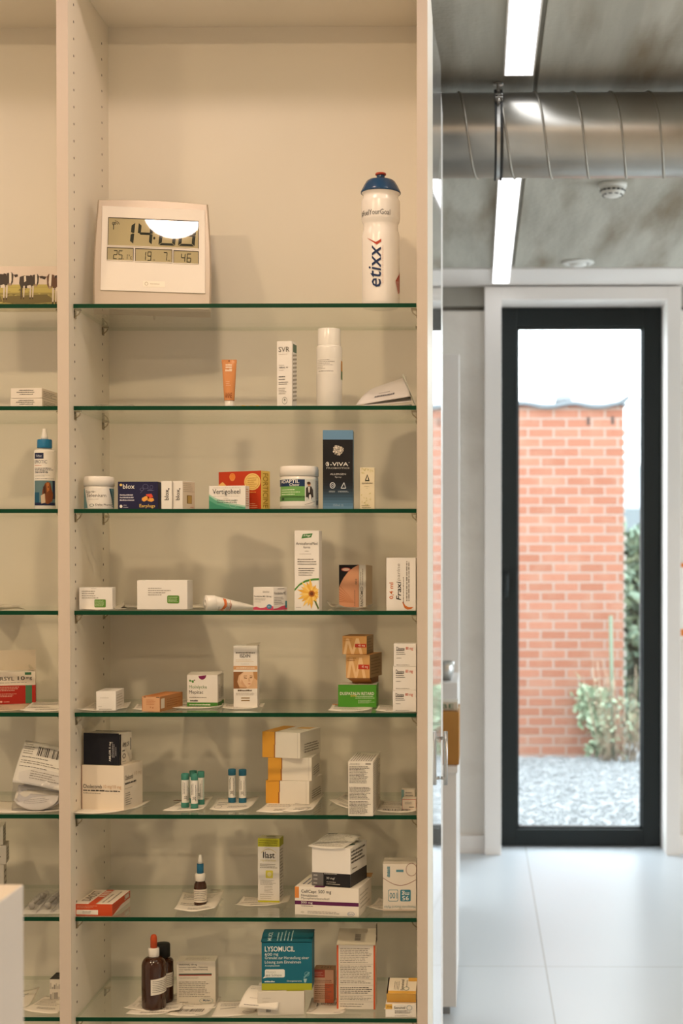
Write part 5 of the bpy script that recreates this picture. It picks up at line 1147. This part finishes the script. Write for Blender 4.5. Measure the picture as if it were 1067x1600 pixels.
o2 = carton('tablet_box', 'white and black carton on top of the purple-striped carton', 'carton', o.top+.0004, 486, 548, 1324, .090, d=dt, side=27, col='#ebe7e0', faces={
    'f': R(0, .66, 1, 1, '#1e1c1e', 2) + R(0, .66, .30, 1, '#6d6a68', 3) + L(.04, .68, .16, .98, 3, '#b9b6b2', l=5) + L(.32, .66, .7, .70, 1, '#cfcac2', l=5) + T('30 mg/', .38, .76, .6, .83, '#d8d3ca', l=5) + L(.38, .86, .74, .96, 2, '#b9b4aa', l=5),
    'r': L(.05, .06, .95, .42, 4, '#55504a', fill=.6) + R(0, .66, 1, 1, '#3a3636', 1) + L(.1, .5, .5, .6, 1, '#8a8378'), 't': L(.1, .1, .9, .9, 4, '#b9b2a4') + PG([(.78, .55), (.9, .5), (.96, .62), (.84, .7)], '#3f6a58', 2)})
# leaflet with rounded corner draped on top
c = o2.c; R3 = Matrix.Rotation(o2.yaw, 3, 'Z'); w_, dd = o2.w, o2.d
wp = [c + R3 @ Vector((a, b2, o2.h+.001)) for a, b2 in ((-w_/2+.002, dd/2-.012), (w_/2-.004, dd/2-.02), (w_/2-.012, -dd/2-.004), (-w_/2-.007, -dd/2-.004))]
sheet('paper_leaflet', 'printed leaflet draped over the white and black carton', o2.top+.0006, None, L(.06, .06, .94, .9, 9, '#a39c90', fill=.35) + L(.06, .03, .4, .09, 1, DK) + L(.04, .62, .5, .68, 1, DK), curl=.003, wpts=wp, bend=lambda u, v: .006*v-.0045*(1-v)**3 + .004*math.sin(PI*u)*v, seed=12, col='#dcd7cd')
sheet('paper_slip', 'paper slip under the upside-down carton at the right end', z, [(592, 1408), (640, 1407), (628, 1425), (571, 1421)], rx(34), curl=.006, seed=5)
MRP = '#8a5648'
curve = [(k/12, .30+.16*math.sin(PI*k/12)*.9+.04*(k/12)) for k in range(13)]
o = carton('tablet_box', 'white carton standing upside down with 95 mg lettering', 'carton', z+.0020, 598, 650, 1350, .060, yb=1423, yaw=R_(1), col='#e8e0d4', faces={
    'f': PG([(0, .30)] + curve + [(1, .34), (1, .325)] + [(a, b2-.012) for a, b2 in curve[::-1]], MRP, 2) + RR(.16, .55, .46, .80, '#5a8f9f', 2, .03, .03) + RR(.175, .562, .445, .788, '#e8e0d4', 3, .03, .03) + T('100', .20, .61, .43, .74, '#4a8698', True, rot=180) + RR(.52, .55, .84, .80, '#3f8296', 2, .03, .03) + T('95', .58, .68, .78, .775, '#eef0ec', True, rot=180) + T('mg', .57, .57, .79, .66, '#eef0ec', True, rot=180) + T('Metoprolol Retard Mylan', .04, .875, .98, .945, '#8aa0a0', rot=180) + R(0, .97, 1, 1, '#d9c7b4', 2)
    + L(.12, .03, .22, .28, 1, '#6f9aa6', rot=90, fill=.9) + R(.40, .12, .62, .17, '#5d93a3', 2) + RING(.86, .12, .17, .14, .07, MRP)})

# ---- bottom shelf
K = 7; z = SZ[K]
sheet('paper_slip', 'crumpled paper slip under the brown dropper bottle, lower sheet', z, [(219, 1562), (300, 1553), (280, 1585), (191, 1581)], rx(41), curl=.006, wob=.003, seed=9)
sheet('paper_slip', 'paper slip on top of the crumpled one under the dropper bottle', z, [(216, 1568), (290, 1566), (262, 1586), (196, 1587)], rx(42), curl=.003, lift=.0022)
def bottle(name, label, x0, x1, d, z0, yt_sh, yneck, wn):
    xm = (x0+x1)/2; s = d/F; r = (x1-x0)/2*s; p = W(xm, 1570, d)
    t = thing(name, label, 'bottle', (p.x, d, z0)); Y = lambda py: lz(xm, py, d, z0)
    zs = Y(yt_sh); zn = Y(yneck); pr = [(0, .001), (r*.80, 0), (r*.95, .001), (r, .005), (r, zs)]
    for k in range(1, 9):
        a = k/8*PI/2; pr.append((wn*s+(r-wn*s)*math.cos(a), zs+(zn-.003-zs)*math.sin(a)))
    face_cam(t); pr.append((wn*s, zn)); MB().lathe(pr, 'amber', 48).build('glass_body', t); return t, r, s, Y
d2 = Wz(262, 1567, z).y
t, r, s, Y = bottle('medicine_bottle', 'brown bottle with black screw cap half hidden behind the dropper bottle', 237, 271, d2, z+.0035, 1502, 1494, 9.5)
MB().lathe([(10*s, Y(1495)), (12*s, Y(1494)), (12*s, Y(1476)), (11*s, Y(1474)), (0, Y(1473.6))], '#1a1918~', 36).build('cap', t)
mb = MB(); emit(mb, R(0, 0, 1, 1, '#d9d2c4') + L(.1, .1, .85, .9, 6, '#77726a') + R(.9, 0, 1, 1, '#b5792c', 2) + R(.9, 0, 1, .3, '#4a6a3a', 3), cyl(r, Y(1539), Y(1517)-Y(1539), -.2, 1.5), 20, 0); mb.build('label', t)
d = Wz(240, 1577, z).y
t, r, s, Y = bottle('dropper_bottle', 'large brown glass dropper bottle with white collar and orange rubber bulb', 221.5, 259.5, d, z+.0035, 1508, 1492, 7.5)
MB().lathe([(8.2*s, Y(1494)), (8.6*s, Y(1493.5)), (8.6*s, Y(1482)), (8.3*s, Y(1481)), (5*s, Y(1480.5))], '#e8e2d8!', 36).build('collar', t)
MB().lathe([(5.2*s, Y(1481)), (5.2*s, Y(1467)), (4.9*s, Y(1463.5)), (3.6*s, Y(1460.8)), (1.6*s, Y(1459.8)), (0, Y(1459.7))], '#c04e24~', 32).build('rubber_bulb', t)
mb = MB(); emit(mb, PG([(0, .10), (1, 0), (1, .90), (0, 1)], '#e2dcd0', 1) + L(.08, .16, .94, .86, 7, '#6a655d', rag=.15), cyl(r, Y(1550), Y(1523)-Y(1550), -.25, 1.5), 20, 0); mb.build('label', t)
sheet('paper_slip', 'paper slip with a barcode in front of the green and red striped carton', z, [(275, 1571), (338, 1570), (320, 1589), (258, 1588)], L(.1, .10, .6, .22, 1, GY) + BAR(.15, .42, .85, .66, '#5a564f', seed=5) + L(.25, .74, .8, .84, 1, GY) + L(.75, .9, .95, .97, 1, DK), curl=.003, lift=.0012)
sheet('paper_slip', 'paper slip under the green and red striped carton on the bottom shelf', z, [(268, 1562), (345, 1560), (336, 1578), (262, 1580)], rx(44), curl=.002)
carton('ampoule_carton', 'white carton with green and red stripe right of the brown bottles', 'carton', z+.0018, 275, 336, 1502, .040, yb=1569, side=5, col='#d8d1c3', faces={'f':
    T('TRADONAL 100 mg', .06, .055, .52, .105, DK, True) + T('Solution injectable - Oplossing', .06, .12, .80, .16, DK) + T('voor injectie - Injektionslösung', .06, .175, .80, .215, DK) + L(.06, .225, .2, .25, 1, GY) + R(.06, .285, .90, .31, '#2e5a50', 2) + R(.06, .31, .90, .335, '#9a3a30', 2) + T('Tramadoli hydrochloridum', .06, .37, .56, .405, '#8a8378') + L(.06, .46, .90, .84, 9, '#6d675e', rag=.25) + T('Mylan', .68, .885, .86, .945, '#3f5f78', True) + RING(.76, .92, .18, .07, .08, '#9ab0a8') + L(.08, .93, .3, .97, 1, DK),
    't': L(.2, .2, .9, .8, 3, '#a39c90')})
sheet('paper_slip', 'long receipt slip with a barcode left of the white lower carton', z, [(342, 1567), (392, 1563), (412, 1584), (330, 1592)], L(.1, .15, .9, .35, 2, GY) + LN(.12, .5, .5, .45, .02, '#4a4744') + RING(.75, .82, .14, .12, .08, '#8a8378') + L(.65, .78, .86, .86, 1, DK), curl=.003, lift=.0006)
# white carton, the teal carton on it, and the slip hanging over it
o = carton('sachet_carton', 'white carton with a yellow-green corner lying under the teal carton', 'carton', z+.0010, 402, 474.5, 1549, .060, yb=1586, side=2, col='#ddd6c9', faces={'f': BAR(.18, .70, .28, .86, '#6a665f', seed=8) + L(.1, .2, .3, .5, 2, '#cfc8ba'), 't': R(.62, 0, 1, 1, '#a9a83c')})
TL = '#15677c'
o2 = carton('sachet_carton', 'teal carton with yellow-green base band', 'carton', o.top+.0006, 408, 487, 1473, .052, d=o.depth+.006, col=TL, yaw=R_(1.2), faces={'f':
    T('LYSOMUCIL', .065, .075, .66, .185, '#eef0ea', True) + T('600', .065, .21, .21, .275, '#dfe7e4') + T('mg', .24, .225, .33, .285, '#dfe7e4') + T('Granulat zur Herstellung einer', .065, .285, .94, .365, '#dfe7e4') + T('Lösung zum Einnehmen', .065, .375, .78, .455, '#dfe7e4') + T('Acetylcystein', .065, .465, .36, .51, '#cfe0e0', True)
    + RR(.065, .56, .46, .73, '#e6e8e2', 2, .03, .03) + PG([(.02, .75), (.10, .66), (.12, .73)], '#e6e8e2', 2) + T('Husten', .09, .585, .28, .64, '#b9bcb4') + T('mit Schleim', .09, .655, .40, .71, '#77837f') + L(.06, .80, .26, .835, 1, '#dfe7e4', fill=.9, rag=0) + T('Orangenaroma', .50, .79, .80, .83, '#dfe7e4', True) + PG([(.83, .76), (.90, .76), (.88, .84), (.85, .84)], '#9fc4c8', 3) + LN(.84, .74, .95, .62, .03, '#6fa6b0') + RING(.90, .66, .05, .05, .2, '#6fa6b0') + R(0, .855, 1, 1, '#a9ad2a', 3)})
lid = MB(); w_, dd, hh = o2.w, o2.d, o2.h
def lidf(u, v, l=0): return Vector((-w_/2-.0012+u*(w_+.002), -dd/2-.0005+v*dd, hh+.002+v*.010-.004*math.sin(PI*u)*(1-v)*.0 + .003*math.sin(PI*v) + EPS*l))
lid.grid(lidf, 10, 8, '#145a6a', th=.0006, smooth=False)
emit(lid, T('MUCIL', .12, .35, .2, .95, '#b9d0cf', True, rot=90) + L(.28, .1, .62, .95, 5, '#9fbfc0', rot=90), lidf, 10, 8)
lid.box(-w_/2, -w_/2+.0006, -dd/2+.001, dd/2-.001, hh, hh+.004, '#15505c'); lid.box(w_/2-.0006, w_/2, -dd/2+.001, dd/2-.001, hh, hh+.004, '#15505c')
lid.box(-w_/2, w_/2, dd/2-.0012, dd/2-.0006, hh, hh+.0125, '#15505c')
lid.build('open_lid', o2.ob)
# slip of paper draped over the front left of the white carton
zt_ = o.top
dq = o.depth
q = [W(393, 1543, dq+.035), W(441, 1546, dq+.02), W(434, 1579, dq-.008), W(372, 1574, dq-.012)]
q[0].z = q[1].z = zt_+.001
sheet('paper_receipt', 'curved white receipt slip hanging over the front of the white lower carton', zt_, None, L(.08, .1, .9, .3, 2, '#b9b2a4') + T('7799', .68, .28, .94, .42, DK) + L(.4, .48, .9, .56, 1, GY) + L(.2, .64, .7, .7, 1, '#b9b2a4') + L(.12, .88, .6, .94, 1, DK), curl=.0, wpts=q, bend=lambda u, v: .0055*math.sin(PI*v)*(1-.2*u)+.0006, col='#e6e0d4')
sheet('paper_slip', 'paper slip with a barcode under the salmon carton', z, [(487, 1562), (544, 1561), (540, 1580), (478, 1587)], BAR(.2, .3, .9, .55, '#5a564f', seed=6) + L(.3, .62, .85, .7, 1, GY) + L(.05, .85, .3, .92, 1, DK), curl=.003)
sheet('paper_slip', 'second paper slip jutting out right of the salmon carton', z, [(500, 1572), (545, 1570), (536, 1586), (480, 1586)], L(.7, .8, .9, .9, 1, DK), curl=.002, lift=.0013)
carton('medicine_carton', 'small salmon and white carton between the teal and the orange-edged carton', 'carton', z+.0024, 489.5, 521, 1515, .030, yb=1567, yaw=R_(-3), col='#d2a183', faces={'f':
    R(0, .0, .56, .24, '#c0584a', 2) + R(.56, 0, 1, 1, '#cc6a4a', 2) + R(0, .24, .56, 1, '#d9b49a', 2) + R(.56, .0, 1, .42, '#d7a589', 2.5) + L(.05, .06, .5, .2, 3, '#e3b5a5') + L(.05, .3, .9, .40, 2, '#8a4a3a') + L(.05, .45, .95, .88, 7, '#8f6350') + L(.05, .90, .35, .98, 1, '#8f6350'), 't': R(0, 0, 1, 1, '#b98a68') + T('2731', .3, .3, .8, .7, DK)})
o = carton('medicine_carton', 'tall white carton with orange edges and rows of small print', 'carton', z+.0026, 525.5, 586, 1477, .040, yb=1577, yaw=R_(-1.5), col='#e6ddcf', faces={'f':
    R(0, 0, .045, 1, '#cf5a30', 2) + R(.955, 0, 1, 1, '#cf5a30', 2) + L(.09, .04, .93, .28, 9, '#6d675e', fill=.34, rag=.25) + L(.09, .31, .93, .52, 8, '#6d675e', fill=.34, rag=.3) + L(.09, .545, .93, .60, 2, '#6d675e', fill=.34) + L(.09, .645, .93, .76, 4, '#3f3b36', fill=.45, rag=.2) + L(.09, .79, .93, .86, 3, '#6d675e', fill=.34) + L(.09, .90, .8, .97, 2, '#6d675e', fill=.34) + LN(.06, .295, .94, .295, .004, '#a8a196') + LN(.06, .53, .94, .53, .004, '#a8a196') + LN(.06, .62, .94, .62, .004, '#a8a196') + LN(.06, .78, .94, .78, .004, '#a8a196') + LN(.06, .88, .94, .88, .004, '#a8a196')})
w_, dd, hh = o.w, o.d, o.h
f_ = MB()
def lf_(u, v, l=0): return Vector((-w_/2+u*w_, -dd/2+v*(dd-.001), hh+.0004+v*.022+EPS*l))
f_.grid(lf_, 4, 6, '#d8cebc', th=.0005, smooth=False); emit(f_, BAR(.45, .35, .60, .75, '#8a8378', seed=9, rot=1), lf_); f_.build('open_lid', o.ob)
f_ = MB(); f_.box(w_/2-.0006, w_/2, dd/2-.016, dd/2, hh, hh+.033, '#2b2622'); f_.build('side_tab', o.ob)
sheet('paper_slip', 'curled paper slip left of the cartons in the bottom right corner', z, [(606, 1558), (636, 1560), (634, 1588), (600, 1582)], rx(46), curl=.006, seed=3)
o = carton('tablet_box', 'lower white and yellow carton in the bottom right corner', 'carton', z+.0018, 602, 650, 1569, .055, yb=1590, yaw=0, col='#ebe6dc', faces={'f': R(0, 0, .22, .38, '#dcae4e', 2) + T('50 mg', .05, .1, .2, .28, '#8a5a2a', True) + T('Sensival', .28, .16, .64, .36, DK, True) + RING(.78, .28, .09, .2, .15, '#5a7a8a') + L(.3, .46, .85, .72, 3, '#55504a', fill=.5) + L(.3, .80, .9, .95, 2, '#a39c90')})
# the upper one leans back on it
w_, dd, hh = 46*o.depth/F, .045, .020
ob = MB(); ob.box(-w_/2, w_/2, 0, dd, 0, hh, '#e3d9c4', .0006)
emit(ob, R(0, .0, .045, 1, '#2a1f1d', 2) + R(.045, .82, 1, 1, '#d7a54a', 2) + R(.70, 0, 1, .22, '#d7a54a', 2) + T('Sensival', .46, .12, .56, .80, DK, True, rot=90) + L(.22, .2, .42, .75, 4, '#7d776c', rot=90) + L(.62, .1, .70, .6, 1, '#7d776c', rot=90) + RING(.66, .68, .10, .12, .2, '#5a7a6a'), lambda u, v, l: (-w_/2+u*w_, v*dd, hh+EPS*l))
emit(ob, R(0, 0, 1, 1, '#d7a54a'), lambda u, v, l: (-w_/2+u*w_, -EPS*l, v*hh))
q = W(627, 1568, o.depth+.006)
b_ = ob.build('tablet_box', loc=(q.x, o.depth+.010, o.top+.0008), rot=(R_(24), 0, R_(-2))); tag(b_, 'upper cream and yellow carton leaning on the lower one in the bottom right corner', 'carton')

# ================= left bay
z = SZ[0]
d = 2.76
q0, q1 = W(-64, 474, d), W(96, 414, d); w_, h_ = q1.x-q0.x, q1.z-z
def cow(cx, cy, s, flip, col, face=True):
    f = -1 if flip else 1
    P_ = lambda pts, c, l: PG([(cx+f*a*s, cy+b2*s*2.6) for a, b2 in pts], c, l)
    o = P_([(-.42, -.28), (-.2, -.34), (.1, -.32), (.28, -.26), (.30, 0), (.22, .16), (-.1, .20), (-.34, .18), (-.44, 0)], col, 5)
    o += P_([(-.22, -.31), (-.12, -.33), (-.10, -.1), (-.2, -.05)], '#d8cdbb', 5.3) + P_([(-.05, .10), (.12, .06), (.14, .2), (-.04, .2)], '#d8cdbb', 5.3)
    for a in (-.36, -.24, .08, .20): o += P_([(a, .10), (a+.09, .10), (a+.07, .62), (a+.015, .62)], '#cbbfac' if a > -.3 else col, 5.2) + P_([(a+.01, .58), (a+.07, .58), (a+.07, .66), (a+.01, .66)], '#4a3a28', 5.4)
    o += P_([(.22, -.36), (.44, -.40), (.52, -.30), (.50, -.02), (.42, .12), (.32, .10), (.24, -.08)], col, 5.5) + P_([(.32, -.38), (.42, -.39), (.44, -.1), (.40, .10), (.34, .08)], '#e0d6c6', 5.7)
    o += P_([(.52, -.30), (.70, -.32), (.72, -.24), (.60, -.20)], '#3d3026', 5.6) + P_([(.22, -.33), (.08, -.36), (.06, -.28), (.18, -.24)], '#3d3026', 5.6) + P_([(.33, .02), (.43, .02), (.42, .13), (.33, .11)], '#a9917e', 5.8)
    return o
rnd = random.Random(4); gr = []
for k in range(150):
    x, y = rnd.uniform(.0, .95), rnd.uniform(.5, .97); gr += PG([(x, y), (x+rnd.uniform(.02, .05), y+rnd.uniform(-.012, .012)), (x+.02, y+.03)], rnd.choice(('#857836', '#a0944a', '#b5a75e', '#6f6230')), 3+.005*k)
mb = MB(); mb.box(-w_/2, w_/2, 0, .0008, 0, h_, '#e2d6c6')
ops = R(0, 0, 1, .42, '#d9cabb') + R(0, .40, 1, .62, '#b8a95c', 1.5) + R(0, .58, 1, 1, '#93864a', 1.6) + gr + LN(0, .46, 1, .46, .008, '#8f8446', 2) + PG([(.44, .66), (.85, .62), (.95, .78), (.6, .84), (.42, .78)], '#6d6034', 4.2) + PG([(.05, .7), (.4, .66), (.42, .78), (.1, .82)], '#6d6034', 4.2)
ops += cow(.405, .36, .22, False, '#3f352c') + cow(.665, .38, .20, False, '#3f352c') + cow(.97, .42, .24, True, '#5f3f2a') + cow(.12, .38, .2, True, '#3f352c')
emit(mb, ops, lambda u, v, l: (-w_/2+u*w_, -EPS*l, v*h_))
o = mb.build('postcard', loc=(q0.x+w_/2, d, z+.0006), rot=(R_(-7), 0, 0)); tag(o, 'photo card of black and white cows in a meadow propped on the top left shelf', 'card')
MB().box(-.02, .02, .0012, .0018, .001, h_*.7, '#d5c9b8').build('card_stand', o)

z = SZ[1]+.0004; zz_ = z
for i, (x0, x1, yt, ad) in enumerate(((16, 67, 622.5, 'lower'), (17, 66.5, 606.5, 'upper'))):
    o = carton('medicine_carton', ad+' of two flat white cartons stacked at the far left', 'carton', zz_, x0, x1, yt, .085, d=2.70, side=27, faces={'f': L(.26, .14, .74, .28, 1, DK, rag=.1, fill=.6) + L(.18, .34, .82, .48, 1, DK, rag=.1, fill=.6) + L(.28, .56, .72, .68, 1, DK, rag=.1, fill=.6), 'r': L(.08, .2, .9, .85, 4, '#8a8378')}, group='flat white cartons at far left', col='#e8e0d4')
    zz_ = o.top+.0006
z = SZ[2]+.0004; d = 2.715; p = W(70, 780, d); s = d/F
t = thing('ear_cleaner_bottle', 'white ear cleaner bottle with blue collar and dog picture', 'bottle', (p.x, d, z))
Y = lambda py: lz(70, py, d, z)
r = 16.3*s
MB().lathe([(0, 0), (r*.95, 0), (r, .002), (r, Y(707)), (r*.96, Y(704)), (r*.66, Y(702.5)), (r*.62, Y(699))], '#e9e5de!', 44, sy=.8).build('body', t)
MB().lathe([(r*.62, Y(700.5)), (r*.70, Y(700)), (r*.71, Y(698)), (r*.70, Y(688.5)), (r*.66, Y(687)), (r*.3, Y(686.5))], '#1d74a4!', 40).build('collar', t)
MB().lathe([(r*.34, Y(687)), (r*.33, Y(684)), (r*.2, Y(673)), (r*.17, Y(670)), (0, Y(669.8))], '#ece8e1!', 28).build('nozzle', t)
mb = MB(); f0 = cyl(r, Y(790), Y(706)-Y(790), -1.3, 1.3); fe = lambda u, v, l: (f0(u, v, l)[0], f0(u, v, l)[1]*.8-.0002, f0(u, v, l)[2])
dog = PG([(.42, .72), (.50, .60), (.60, .56), (.70, .59), (.76, .72), (.82, .80), (.78, .92), (.60, .98), (.44, .94), (.40, .84)], '#7a4422', 4) + PG([(.55, .58), (.66, .58), (.66, .72), (.58, .76)], '#b5703a', 5) + PG([(.44, .66), (.52, .62), (.54, .78), (.46, .82)], '#4a2816', 5) + PG([(.36, .82), (.50, .78), (.52, .95), (.38, .97)], '#c9b49a', 5.5) + E(.62, .66, .02, .012, '#1d1410', 6)
emit(mb, R(0, 0, 1, 1, '#e8e4dc') + R(.08, .03, .46, .14, '#1a2346', 2) + T('Virbac', .16, .06, .40, .11, '#cfd4e4', l=5) + T('EPIOTIC', .10, .165, .58, .225, '#3a3f52', l=5) + L(.1, .25, .4, .28, 1, '#b5603a') + L(.1, .30, .88, .41, 4, '#5d5f66', fill=.6) + L(.1, .43, .7, .47, 2, '#8a8a8c') + L(.1, .495, .95, .52, 1, '#5d5f66') + R(.06, .54, .95, 1, '#5d7a80', 2) + R(.06, .76, .3, 1, '#1d5570', 2.5) + R(.80, .54, .95, .88, '#1c2a4a', 2.5) + R(.06, .95, .95, 1, '#1a2346', 3) + dog, fe, 30, 0); mb.build('label', t); face_cam(t)
z = SZ[3]
sheet('paper_slip', 'small paper slip lying alone on the fourth shelf of the left bay', z, [(-20, 945.5), (30, 945), (40, 947.5), (-10, 952)], rx(51), curl=.004)
# fifth shelf
z = SZ[4]
sheet('paper_slip', 'brownish paper slip under the red carton of the left bay', z, [(-50, 1097), (50, 1097), (36, 1112), (-60, 1113)], rx(52), curl=.003, col='#cdb59a')
sheet('paper_slip', 'pale paper slip right of the red carton of the left bay', z, [(52, 1099), (108, 1097), (104, 1112), (30, 1113)], rx(53), curl=.003, lift=.0012)
o = carton('tablet_box', 'red and white carton with its lid standing open', 'carton', z+.0020, -34, 51.5, 1050, .050, yb=1100.5, side=1.5, col='#e5ddd0', faces={'f':
    R(0, .42, 1, 1, '#a8281c', 2) + R(.83, .42, .94, .98, '#4a7a58', 3) + R(.82, .02, .93, .10, '#3a7050', 3) + T('COVERSYL', .10, .15, .64, .27, DK, True) + T('10', .70, .14, .82, .26, BK, True) + T('mg', .84, .17, .94, .27, DK, True) + L(.1, .31, .92, .36, 1, GY) + L(.3, .45, .75, .6, 3, '#e0b8a8', l=4) + L(.3, .66, .75, .78, 3, '#e0b8a8', l=4) + E(.42, .92, .02, .03, '#e0b8a8', 4) + L(.46, .9, .6, .95, 1, '#e0b8a8', l=4),
    'r': R(0, .42, 1, 1, '#8a2018', 2)})
w_, dd, hh = o.w, o.d, o.h
flap(o, 'open_lid', [(-w_/2, dd/2, hh), (w_/2, dd/2, hh), (w_/2, dd/2+.003, hh+.040), (-w_/2, dd/2+.003, hh+.040)], '#d3c6b3')
flap(o, 'corner_tab', [(w_/2-.0006, -dd/2+.004, hh), (w_/2-.0006, dd/2-.004, hh), (w_/2-.014, dd/2-.006, hh+.012), (w_/2-.012, -dd/2+.01, hh+.006)], '#d8ccba')
# sixth shelf: bag of leaflets
z = SZ[5]
sheet('paper_slip', 'pale paper sheet under the bag of leaflets', z, [(-10, 1254), (104, 1253), (104, 1269), (-30, 1272)], (), curl=.002)
d = Wz(60, 1262, z).y; d = 2.715
t = thing('plastic_bag', 'clear plastic bag bulging with folded white leaflets in the left bay', 'bag', (W(62, 1260, d).x, d, z+.0016))
o0 = t.location
mb = MB()
def bagf(u, v):
    a = 2*PI*u; rx_ = .054-.008*v; ry_ = .026-.012*v
    wv = .0018*math.sin(a*5+v*6)+.0012*math.sin(a*9-v*11)
    return (math.copysign(abs(math.cos(a))**.7, math.cos(a))*(rx_+wv), math.copysign(abs(math.sin(a))**.8, math.sin(a))*(ry_+wv), .0006+v*.075+.004*math.sin(a*3)*v)
mb.grid(bagf, 64, 14, 'film'); mb.add([bagf(k/64, 0) for k in range(64)], [list(range(64))[::-1]], 'film'); mb.build('bag_film', t)
rnd = random.Random(9)
ob = thing('leaflet_bundle', 'bundle of folded printed leaflets with a barcode inside the clear plastic bag', 'leaflet', (o0.x, o0.y, o0.z+.001))
for k in range(8):                      # overlapping folds, round at the foot, facing the front
    H = .022+.0052*k+rnd.uniform(-.002, .002); y0 = -.0165+.0042*k; ww = .043+rnd.uniform(-.003, .002); sh_ = rnd.uniform(-.003, .003); dr = rnd.uniform(-.006, .008)
    def pf(u, v):
        x = (2*u-1)*ww+sh_; foot = .026*(1-math.sqrt(max(0, 1-((2*u-1)*.97)**2)))+.0008
        top = H+dr*(2*u-1)+.004*math.sin(PI*u)
        return Vector((x, y0+.010*v*v-.003*math.sin(PI*u)+.0016*math.sin(u*9+k), foot+max(.002, top-foot)*v))
    mb = MB(); mb.grid(pf, 24, 8, ('#d9d6d0', '#c6c4c4', '#e0dbcd', '#d0cecb')[k % 4], th=.0005)
    if k % 3 == 0: emit(mb, L(.2, .1, .8, .5, 3, '#a9a6a2'), lambda u, v, l: pf(u, v)+Vector((0, -.0004-EPS*l, 0)), 24, 8)
    mb.build('folded_leaflet', ob)
# the front sheet leaning back, barcode at its head
q = [W(40, 1157, d+.030), W(118, 1170, d+.030), W(106, 1236, d-.016), W(19, 1222, d-.016)]
Q = [a-ob.location for a in q]
for a in Q: a.x = min(a.x, XL[0]-.004-ob.location.x)
mb = MB()
def shf(u, v, l=0):
    p = Q[3].lerp(Q[2], u).lerp(Q[0].lerp(Q[1], u), v); return p+Vector((0, -.006*math.sin(PI*v)-EPS*2*l, .001*math.sin(u*5)))
mb.grid(shf, 12, 12, '#e0ddd6', th=.0004)
emit(mb, BAR(.33, .09, 1.0, .30, '#3b3836', seed=12) + L(.04, .05, .28, .30, 5, '#8a857c') + L(.05, .34, .7, .38, 1, DK) + L(.05, .42, .95, .52, 2, '#8a857c') + L(.05, .56, .8, .60, 1, DK) + L(.3, .64, .95, .86, 4, '#a09a90'), shf, 12, 12)
mb.build('front_sheet', ob)
# seventh shelf: stacked cartons at the frame edge and wrapped syringes
z = SZ[6]; zz_ = z+.0004
for i, (x1, yt, yb, ad) in enumerate(((3, 1352, 1392, 'bottom'), (7, 1322, 1352, 'middle'), (2, 1292, 1322, 'topmost'))):
    o = carton('medicine_carton', ad+' printed white carton of the stack at the left frame edge', 'carton', zz_, x1-60, x1, yt, .05, d=2.80, side=5, col='#d5cfc4', faces={'f': L(.3, .15, .97, .85, 4, '#6d675e'), 'r': L(.1, .15, .95, .85, 4, '#55504a')}, group='printed cartons at left frame edge')
    zz_ = o.top+.0004
for i, (x0, x1, ya, yb, lab) in enumerate(((26, 62, 1400, 1436, 'left wrapped syringe lying on the seventh shelf of the left bay'), (46, 92, 1396, 1437, 'middle wrapped syringe with white plunger pointing to the front'), (76, 108, 1392, 1436, 'right wrapped syringe next to the cabinet upright'))):
    a, b2 = Wz((x0+x1)/2+62, ya-3, z), Wz((x0+x1)/2-6, yb-4, z)
    a.y = min(a.y, 2.915); b2.y = max(b2.y, 2.69)
    a.x = min(a.x, XL[0]-.022-.028*(2-i)); dv = b2-a; ln_ = dv.length; yawa = math.atan2(dv.y, dv.x)-PI/2
    t = thing('wrapped_syringe', lab, 'syringe', (a.x, a.y, z+.0004+.0006*i), (0, 0, yawa), 'wrapped syringes')
    My = Matrix.Translation((0, 0, .0085)) @ Matrix.Rotation(-PI/2, 4, 'X')
    MB().lathe([(0, .02), (.002, .02), (.002, .03), (.0065, .034), (.0065, ln_-.075), (.0085, ln_-.075), (.0085, ln_-.073), (.0062, ln_-.073)], 'film', 20, M=My).build('barrel', t)
    MB().lathe([(0, .05), (.0055, .05), (.0055, .058), (.0022, .06), (.0022, ln_-.034), (.0062, ln_-.034), (.0062, ln_-.032), (0, ln_-.032)], '#b5b2aa~', 20, M=My).build('plunger', t)
    mb = MB(); mb.grid(lambda u, v: ((-.017+.034*u), v*ln_, .0004+.017*math.sin(PI*u)**.8*math.sin(PI*min(1, max(0, v*.94+.03)))**.35+.0006*math.sin(v*60+u*9)), 20, 40, 'film'); mb.build('wrapper', t)
    MB().box(-.017, .017, 0, ln_, 0, .0003, '#dcdad2').build('backing_paper', t)
# bottom shelf
z = SZ[7]
sheet('paper_slip', 'paper slip behind, near the back of the bottom left shelf', z, [(20, 1552), (62, 1545), (44, 1575), (0, 1580)], L(.1, .2, .8, .4, 2, GY) + E(.3, .6, .04, .04, '#4a4744'), curl=.003)
sheet('paper_slip', 'printed paper slip in front of the small skyline carton', z, [(70, 1560), (108, 1556), (90, 1587), (32, 1580)], L(.1, .15, .9, .6, 6, '#a39c90') + L(.3, .68, .95, .8, 2, '#8a8378'), curl=.003, lift=.0014)
sk = []
rnd = random.Random(6)
for row in (.48, .97):
    x = .02
    while x < .96:
        w2 = rnd.uniform(.05, .11); h2 = rnd.uniform(.10, .34); sk += R(x, row-h2, min(.98, x+w2*.8), row, rnd.choice(('#a39f97', '#bdb8ae', '#8f8b84')), 2); x += w2
carton('medicine_carton', 'small white carton printed with a grey skyline and dark top', 'carton', z+.0022, 76, 108, 1530, .045, yb=1562, yaw=0, col='#ddd7cb', faces={'f': sk, 't': R(0, 0, 1, 1, '#2a2826') + L(.3, .3, .9, .7, 2, '#8a8782', l=3)})
